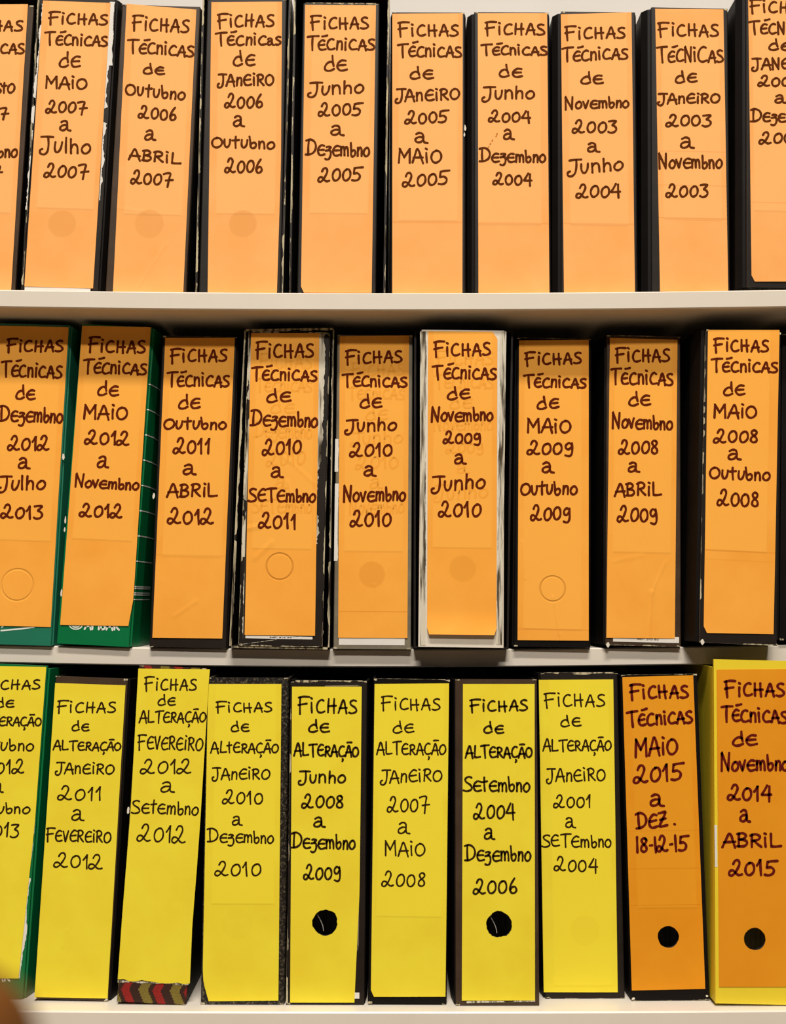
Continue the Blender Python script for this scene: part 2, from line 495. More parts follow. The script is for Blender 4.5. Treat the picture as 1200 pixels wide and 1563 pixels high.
WRITING = {
    'T0': [
        ('FiCHAS', -54.4, 35.8, 29.4, 46.7, 0.0),
        ('TÉCnicAS', -60.8, 38.4, 63.0, 80.6, 1.3),
        ('de', -35.2, 0.0, 92.8, 108.8, 0.0),
        ('AgOStO', -44.8, 24.0, 127.4, 142.4, 0.0),
        ('2007', -49.6, 14.7, 164.8, 180.8, 0.0),
        ('a', -25.6, -6.4, 195.2, 209.6, 0.0),
        ('Novembro', -67.2, 27.8, 221.4, 240.0, 0.6),
        ('2007', -60.8, 5.1, 252.8, 270.4, 0.0),
    ],
    'T1': [
        ('FiCHAS', 73.0, 165.4, 19.2, 36.5, 1.0),
        ('TÉCnicAS', 66.6, 165.4, 51.2, 68.5, 2.2),
        ('de', 89.6, 124.2, 80.0, 102.4, 0.0),
        ('MAiO', 69.4, 133.8, 116.8, 134.4, 1.9),
        ('2007', 68.8, 134.4, 153.6, 172.2, 0.0),
        ('a', 90.6, 109.8, 185.0, 200.0, 0.0),
        ('Julho', 59.8, 139.2, 210.6, 233.0, 1.6),
        ('2007', 66.2, 136.6, 250.2, 270.7, 0.0),
    ],
    'T2': [
        ('FiCHAS', 200.6, 289.6, 25.0, 45.4, 4.5),
        ('TÉCnicAS', 193.0, 297.0, 61.4, 80.0, 7.0),
        ('de', 217.6, 252.8, 97.6, 112.6, 1.3),
        ('Outubro', 190.4, 283.8, 126.4, 144.6, 8.3),
        ('2006', 210.2, 269.8, 160.0, 179.2, 5.8),
        ('a', 220.2, 239.4, 198.4, 213.8, 0.0),
        ('ABRiL', 195.2, 277.8, 227.8, 243.8, 7.0),
        ('2007', 198.4, 265.6, 260.8, 280.3, 2.6),
    ],
    'T3': [
        ('FiCHAS', 330.6, 419.6, 22.4, 41.9, -1.9),
        ('TÉCnicas', 327.4, 429.8, 52.8, 69.8, -1.0),
        ('de', 355.0, 390.8, 79.0, 100.8, 0.0),
        ('JAnEiRO', 331.0, 419.0, 113.6, 131.2, -0.6),
        ('2006', 341.8, 402.0, 144.6, 164.8, 0.0),
        ('a', 355.6, 374.8, 177.6, 193.6, 0.0),
        ('Outubro', 322.0, 420.6, 208.0, 225.0, 2.6),
        ('2006', 342.2, 401.4, 241.6, 263.0, 0.6),
    ],
    'T4': [
        ('FiCHAS', 472.4, 563.6, 25.6, 44.2, 0.0),
        ('TÉCnicAS', 467.6, 573.2, 57.6, 76.2, 0.6),
        ('de', 494.2, 531.6, 87.0, 108.8, -1.0),
        ('Junho', 469.2, 556.2, 126.4, 145.6, -3.2),
        ('2005', 484.6, 555.6, 156.8, 176.6, -0.6),
        ('a', 504.4, 526.8, 191.4, 206.4, 0.6),
        ('Dezembro', 465.0, 565.2, 216.0, 236.8, 2.6),
        ('2005', 484.2, 555.6, 256.0, 276.8, -0.6),
    ],
    'T5': [
        ('FiCHAS', 606.2, 700.6, 36.8, 55.4, -1.0),
        ('TÉCnicAS', 605.6, 705.8, 68.8, 87.0, 0.0),
        ('de', 624.8, 663.2, 101.8, 120.0, 0.0),
        ('JAnEiRO', 602.4, 702.6, 137.6, 155.5, -3.8),
        ('2005', 616.8, 686.6, 170.6, 189.4, -2.6),
        ('a', 632.8, 654.6, 202.2, 217.6, 1.0),
        ('MAiO', 607.2, 675.4, 227.2, 248.0, 1.0),
        ('2005', 613.0, 687.8, 264.0, 284.8, -3.2),
    ],
    'T6': [
        ('FiCHAS', 739.4, 832.8, 34.6, 52.8, 0.0),
        ('TÉCnicAS', 733.0, 836.6, 68.8, 83.8, 0.6),
        ('de', 760.8, 798.6, 99.2, 117.4, 0.0),
        ('Junho', 734.6, 816.8, 134.4, 153.0, -2.6),
        ('2004', 744.2, 811.0, 169.6, 186.2, 1.0),
        ('a', 767.8, 786.4, 199.0, 213.8, 0.0),
        ('Dezembro', 730.4, 833.8, 228.8, 247.0, 1.0),
        ('2004', 751.2, 813.0, 264.0, 281.6, 1.0),
    ],
    'T7': [
        ('FiCHAS', 860.8, 955.2, 42.6, 60.8, -3.2),
        ('TÉCnicAS', 856.6, 959.4, 76.2, 94.4, -4.8),
        ('de', 885.4, 922.2, 110.4, 128.0, -0.6),
        ('Novembro', 861.4, 960.6, 151.0, 167.0, -2.6),
        ('2003', 872.0, 942.4, 184.6, 203.2, -0.6),
        ('a', 896.0, 916.8, 218.2, 232.0, 0.0),
        ('Junho', 865.0, 952.0, 247.0, 267.2, -8.0),
        ('2004', 877.8, 948.2, 281.6, 301.8, -1.6),
    ],
    'T8': [
        ('FiCHAS', 1002.6, 1097.6, 35.8, 55.0, 0.6),
        ('TÉCNiCAS', 1001.0, 1105.0, 73.6, 94.7, 0.0),
        ('de', 1029.4, 1065.0, 108.8, 126.4, -1.0),
        ('JAnEiRO', 1002.6, 1099.8, 144.0, 159.0, -1.6),
        ('2003', 1015.0, 1086.4, 174.4, 192.6, 0.0),
        ('a', 1037.8, 1060.8, 210.6, 226.6, 0.0),
        ('Novembro', 1004.2, 1103.4, 236.8, 256.6, 0.6),
        ('2003', 1015.0, 1081.6, 281.6, 300.8, 0.0),
    ],
    'T9': [
        ('FiCHAS', 1143.4, 1236.8, 1.6, 19.8, 0.0),
        ('TÉCNicAS', 1141.8, 1244.8, 34.6, 52.2, 0.0),
        ('de', 1172.2, 1208.0, 60.8, 76.8, 0.0),
        ('JANEiRO', 1146.2, 1243.2, 89.6, 106.2, -1.0),
        ('2002', 1155.2, 1224.0, 116.2, 131.8, 0.0),
        ('a', 1181.8, 1201.6, 145.6, 157.8, 0.0),
        ('Dezembro', 1144.0, 1246.4, 168.0, 185.6, 1.6),
        ('2002', 1156.8, 1228.8, 201.6, 219.2, 0.0),
    ],
    'M0': [
        ('FiCHAS', 9.0, 97.5, 519.1, 537.0, -0.7),
        ('TÉCnicAS', 0.0, 95.7, 553.1, 573.9, 2.9),
        ('de', 23.3, 55.5, 589.0, 609.0, 0.0),
        ('Dezembro', -3.6, 96.7, 620.5, 642.0, 3.6),
        ('2012', 10.7, 76.3, 664.6, 686.1, 0.7),
        ('a', 27.6, 47.7, 699.3, 715.4, 0.0),
        ('Julho', -3.6, 70.6, 728.7, 748.8, -1.8),
        ('2013', 0.0, 66.3, 770.3, 790.0, 1.8),
    ],
    'M1': [
        ('FiCHAS', 133.6, 222.9, 516.6, 536.6, 1.8),
        ('TÉCnicAS', 125.4, 224.7, 550.6, 569.6, 1.8),
        ('de', 148.0, 182.7, 582.9, 603.3, 0.0),
        ('MAiO', 127.2, 195.3, 617.6, 638.4, 1.8),
        ('2012', 127.9, 198.1, 655.6, 676.4, 2.9),
        ('a', 147.6, 167.3, 696.4, 713.6, 0.0),
        ('Novembro', 113.9, 213.2, 726.2, 742.3, 5.7),
        ('2012', 120.0, 187.4, 767.4, 787.1, 3.6),
    ],
    'M2': [
        ('FiCHAS', 258.7, 347.5, 533.4, 553.1, -2.9),
        ('TÉCnicAS', 253.7, 351.1, 569.6, 589.0, 0.7),
        ('de', 271.6, 307.1, 602.6, 623.4, -1.4),
        ('Outubro', 249.0, 346.5, 638.4, 654.9, 0.0),
        ('2011', 263.3, 320.7, 669.6, 692.1, 0.0),
        ('a', 278.8, 301.0, 709.3, 724.4, 0.0),
        ('ABRiL', 253.3, 333.2, 738.7, 758.4, -0.7),
        ('2012', 254.4, 327.1, 776.3, 798.9, 0.7),
    ],
    'M3': [
        ('FiCHAS', 389.1, 479.8, 524.5, 546.3, -1.8),
        ('TÉCnicAS', 382.7, 485.1, 562.4, 580.4, 0.7),
        ('de', 406.0, 445.7, 593.6, 613.3, -1.1),
        ('Dezembro', 380.9, 485.9, 627.6, 649.1, 2.9),
        ('2010', 399.2, 460.8, 670.6, 693.9, -1.8),
        ('a', 413.5, 433.9, 712.9, 728.7, 0.0),
        ('SETEmbro', 377.7, 483.0, 745.2, 764.5, 1.8),
        ('2011', 393.4, 451.8, 782.4, 805.0, 1.8),
    ],
    'M4': [
        ('FiCHAS', 526.3, 614.8, 536.3, 555.3, -2.9),
        ('TÉCnicAS', 521.0, 622.7, 572.8, 590.0, 0.0),
        ('de', 548.6, 584.4, 602.6, 622.3, -1.1),
        ('Junho', 525.3, 606.6, 641.3, 659.9, -3.6),
        ('2010', 532.4, 599.4, 676.0, 696.4, -1.1),
        ('a', 555.0, 575.4, 710.8, 726.2, 0.0),
        ('Novembro', 523.5, 620.2, 745.2, 765.6, -1.8),
        ('2010', 533.2, 598.0, 779.9, 803.2, -1.1),
    ],
    'M5': [
        ('FiCHAS', 660.9, 749.8, 523.0, 543.5, -2.1),
        ('TÉCnicAS', 658.4, 758.7, 559.6, 578.6, 0.0),
        ('de', 681.7, 719.0, 591.1, 609.7, -1.8),
        ('Novembro', 657.3, 753.4, 624.1, 643.1, -1.1),
        ('2009', 675.2, 734.4, 659.2, 676.7, 0.0),
        ('a', 693.2, 712.9, 693.9, 708.3, 0.0),
        ('Junho', 657.3, 741.5, 728.0, 749.5, -4.3),
        ('2010', 668.1, 735.4, 765.6, 788.2, 0.0),
    ],
    'M6': [
        ('FiCHAS', 799.6, 888.4, 538.8, 557.1, -2.9),
        ('TÉCnicAS', 797.8, 895.6, 574.6, 591.1, 0.7),
        ('de', 818.6, 854.4, 605.4, 624.1, -1.8),
        ('MAiO', 804.2, 872.3, 638.4, 659.2, 1.1),
        ('2009', 803.2, 875.2, 672.4, 692.9, 0.0),
        ('a', 826.8, 847.2, 706.5, 721.9, 0.0),
        ('Outubro', 793.5, 882.0, 735.1, 754.8, 0.0),
        ('2009', 808.5, 871.2, 771.0, 793.5, 0.0),
    ],
    'M7': [
        ('FiCHAS', 938.1, 1023.0, 531.6, 551.7, 0.0),
        ('TÉCnicAS', 930.9, 1028.4, 564.9, 585.7, 1.8),
        ('de', 958.5, 994.3, 598.3, 618.7, -0.7),
        ('Novembro', 933.4, 1027.6, 632.3, 652.7, 2.9),
        ('2008', 942.7, 1004.4, 670.6, 692.1, 0.7),
        ('a', 957.8, 977.5, 706.5, 720.8, 0.0),
        ('ABRiL', 936.3, 1010.8, 736.9, 756.6, -0.7),
        ('2009', 940.6, 1003.6, 772.8, 796.0, 0.0),
    ],
    'M8': [
        ('FiCHAS', 1087.5, 1173.8, 517.3, 536.3, 0.0),
        ('TÉCnicAS', 1083.9, 1187.8, 549.5, 567.1, 1.1),
        ('de', 1102.9, 1138.0, 582.9, 602.6, 0.0),
        ('MAiO', 1088.6, 1155.6, 617.6, 637.3, 0.7),
        ('2008', 1087.5, 1156.6, 654.5, 674.9, 0.0),
        ('a', 1110.1, 1132.3, 686.8, 701.8, 0.0),
        ('Outubro', 1081.4, 1176.3, 711.8, 730.1, 3.6),
        ('2008', 1092.9, 1157.7, 747.7, 771.0, 1.8),
    ],
    'B0': [
        ('FiCHAS', -27.0, 62.0, 1037.1, 1052.2, -1.1),
        ('de', -7.2, 22.7, 1064.8, 1079.3, 0.0),
        ('ALTERAÇÃO', -39.6, 64.1, 1091.9, 1107.3, 0.0),
        ('Outubro', -43.2, 52.2, 1127.9, 1144.8, 0.7),
        ('2012', -30.6, 37.8, 1160.3, 1180.8, -1.1),
        ('a', -10.8, 6.5, 1194.5, 1208.9, 0.0),
        ('Outubro', -46.8, 46.8, 1225.1, 1240.6, 0.7),
        ('2013', -32.4, 29.5, 1255.8, 1276.7, 0.0),
    ],
    'B1': [
        ('FiCHAS', 86.5, 177.6, 1069.2, 1086.5, 0.0),
        ('de', 109.1, 137.6, 1099.8, 1114.6, 0.0),
        ('ALTERAÇÃO', 80.3, 185.5, 1129.7, 1144.1, 1.1),
        ('JAnEiRO', 83.9, 175.4, 1163.9, 1180.1, 0.7),
        ('2011', 87.2, 154.2, 1199.9, 1220.5, 0.0),
        ('a', 109.1, 129.7, 1236.0, 1252.2, 0.0),
        ('FEVEREiRO', 69.5, 170.4, 1264.8, 1282.8, 2.9),
        ('2012', 81.1, 157.4, 1300.8, 1322.4, 3.6),
    ],
    'B2': [
        ('FiCHAS', 219.0, 300.8, 1034.9, 1053.3, -0.7),
        ('de', 240.3, 269.1, 1059.4, 1075.6, 0.0),
        ('ALTERAÇÃO', 211.5, 315.2, 1084.7, 1102.7, -1.1),
        ('FEVEREiRO', 208.9, 310.5, 1121.8, 1142.3, 2.9),
        ('2012', 213.3, 292.5, 1159.2, 1180.1, 0.0),
        ('a', 245.0, 267.7, 1193.4, 1208.9, 0.0),
        ('Setembro', 199.9, 303.7, 1220.5, 1239.9, 3.6),
        ('2012', 208.2, 283.9, 1257.6, 1282.8, 3.6),
    ],
    'B3': [
        ('FiCHAS', 328.9, 416.1, 1071.3, 1086.5, -0.7),
        ('de', 352.0, 381.9, 1100.9, 1116.0, 0.0),
        ('ALtERAÇÃO', 320.6, 426.2, 1131.5, 1148.4, 0.0),
        ('JAnEiRO', 323.1, 413.2, 1172.2, 1189.1, -0.7),
        ('2010', 338.6, 401.7, 1206.1, 1226.2, 0.0),
        ('a', 354.1, 371.1, 1246.0, 1259.4, 0.0),
        ('Dezembro', 315.2, 418.6, 1266.6, 1284.6, 1.8),
        ('2010', 327.1, 399.1, 1313.4, 1335.0, 1.1),
    ],
    'B4': [
        ('FiCHAS', 453.9, 545.8, 1064.8, 1087.5, 0.0),
        ('de', 470.1, 504.3, 1099.1, 1117.1, 0.0),
        ('ALTERAÇÃO', 447.4, 548.6, 1134.0, 1153.1, 1.1),
        ('Junho', 454.6, 528.5, 1176.5, 1194.5, 0.0),
        ('2008', 459.3, 524.1, 1211.8, 1232.3, 0.0),
        ('a', 478.4, 497.9, 1246.8, 1261.9, 0.0),
        ('Dezembro', 443.1, 543.2, 1272.7, 1293.6, 1.8),
        ('2009', 462.2, 520.5, 1319.9, 1341.5, 0.0),
    ],
    'B5': [
        ('FiCHAS', 581.1, 672.6, 1064.1, 1082.9, 0.0),
        ('de', 599.1, 633.0, 1100.1, 1117.8, -1.1),
        ('ALTERAÇÃO', 573.9, 681.6, 1131.5, 1150.6, 0.7),
        ('JAnEiRO', 580.0, 675.5, 1175.4, 1194.5, -2.9),
        ('2007', 590.1, 656.7, 1214.3, 1237.8, 0.0),
        ('a', 607.0, 626.8, 1255.0, 1272.0, 0.0),
        ('MAiO', 587.2, 649.5, 1284.6, 1305.5, 0.0),
        ('2008', 581.8, 649.5, 1330.3, 1352.3, 0.0),
    ],
    'B6': [
        ('FiCHAS', 716.2, 806.2, 1068.4, 1085.7, -1.8),
        ('de', 737.4, 770.2, 1101.9, 1118.2, 0.0),
        ('ALTERAÇÃO', 709.0, 813.4, 1136.9, 1155.6, 0.0),
        ('Setembro', 706.1, 809.8, 1186.2, 1207.1, 0.7),
        ('2004', 721.6, 787.1, 1225.1, 1248.6, 0.0),
        ('a', 738.5, 756.5, 1264.8, 1281.0, 0.0),
        ('Dezembro', 707.9, 811.3, 1291.1, 1312.7, 1.1),
        ('2006', 721.2, 790.0, 1340.4, 1363.1, 0.0),
    ],
    'B7': [
        ('FiCHAS', 829.6, 924.0, 1058.7, 1078.5, -1.8),
        ('de', 854.9, 888.0, 1091.1, 1108.1, 0.0),
        ('ALTERAÇÃO', 827.5, 934.1, 1127.9, 1145.9, -1.1),
        ('JAnEiRO', 833.2, 924.7, 1173.6, 1192.7, -1.8),
        ('2001', 843.7, 901.7, 1212.5, 1231.6, 0.0),
        ('a', 862.8, 879.7, 1247.8, 1263.0, 0.0),
        ('SETEmbro', 826.0, 933.4, 1272.7, 1291.1, 1.8),
        ('2004', 844.8, 913.2, 1308.0, 1328.5, 1.8),
    ],
    'B8': [
        ('FiCHAS', 960.1, 1051.9, 1046.1, 1066.6, -2.9),
        ('TÉCnicAS', 955.4, 1058.4, 1088.3, 1108.8, -6.5),
        ('MAiO', 968.3, 1035.7, 1128.6, 1154.9, -5.4),
        ('2015', 965.5, 1046.5, 1168.6, 1194.5, -5.4),
        ('a', 991.4, 1015.2, 1211.8, 1229.8, 0.0),
        ('DEZ .', 969.1, 1032.1, 1242.1, 1264.8, -5.4),
        ('I8-I2-I5', 970.9, 1053.7, 1276.7, 1299.7, -1.8),
    ],
    'B9': [
        ('FiCHAS', 1104.1, 1198.5, 1040.7, 1062.0, 0.0),
        ('TÉCnicAS', 1099.5, 1203.2, 1079.3, 1100.1, 2.9),
        ('de', 1116.8, 1157.1, 1117.1, 1137.6, -1.1),
        ('Novembro', 1099.5, 1205.0, 1153.1, 1175.4, 0.0),
        ('2014', 1108.8, 1179.1, 1198.1, 1220.5, 0.7),
        ('a', 1128.3, 1146.7, 1236.0, 1254.0, 0.0),
        ('ABRiL', 1100.5, 1194.2, 1272.0, 1292.5, -0.7),
        ('2015', 1110.6, 1188.8, 1311.6, 1335.0, 0.0),
    ],
}

# ------------------------------------------------------------------ the bookcase and the room
SHELF = {'T': (447.0, 0.0, 0.0035), 'M': (991.0, 0.041, 0.0045), 'B': (1545.0, 0.0, 0.0015)}   # photo row of the board's front top edge, depth, sag
ZTOP = {k: at(600, v[0], v[1])[1] for k, v in SHELF.items()}
BT = 0.0180


def shelf_z(row, x):
    return ZTOP[row] + SHELF[row][2] * (min(abs(x), 0.47) / 0.4) ** 2


case = empty('bookcase', (0, 0.16, 0))
tag(case, 'white melamine bookcase with slightly sagging shelves full of binders', 'bookcase')
WX = 0.475
for row in 'TMB':
    bm = bmesh.new()
    y0 = SHELF[row][1] - 0.16
    N = 40
    prev = None
    for i in range(N + 1):
        x = -WX + 2 * WX * i / N
        z = shelf_z(row, x)
        r = 0.0012
        ring = [bm.verts.new(p) for p in ((x, y0, z - r), (x, y0 + r, z), (x, 0.165, z), (x, 0.165, z - BT), (x, y0 + r, z - BT), (x, y0, z - BT + r))]
        if prev:
            for k in range(6):
                bm.faces.new((prev[k], prev[(k + 1) % 6], ring[(k + 1) % 6], ring[k]))
        else:
            bm.faces.new(ring)
        prev = ring
    bm.faces.new(prev[::-1])
    bmesh.ops.recalc_face_normals(bm, faces=bm.faces)
    link('shelf', bm, BOARD, case)
ztop_case = ZTOP['T'] + 0.002
for s in (-1, 1):
    bm = bmesh.new()
    xa, xb = sorted((s * WX, s * (WX + 0.02)))
    box(bm, xa, xb, -0.16, 0.165, 0.0, ztop_case)
    bevel(link('side_panel', bm, BOARD, case))
bm = bmesh.new()
box(bm, -WX - 0.02, WX + 0.02, 0.166, 0.172, 0.0, ztop_case)
link('back_panel', bm, BOARD, case)
bm = bmesh.new()
box(bm, -WX, WX, -0.12, -0.10, 0.0, 0.08)
link('plinth', bm, BOARD, case)

bm = bmesh.new()
box(bm, -2.6, 2.6, 0.336, 0.40, 0.0, 3.1)
tag(link('wall_back', bm, WALL), kind='structure')
bm = bmesh.new()
box(bm, -2.6, 2.6, -3.2, 0.40, -0.05, 0.0)
tag(link('floor', bm, FLOOR), kind='structure')

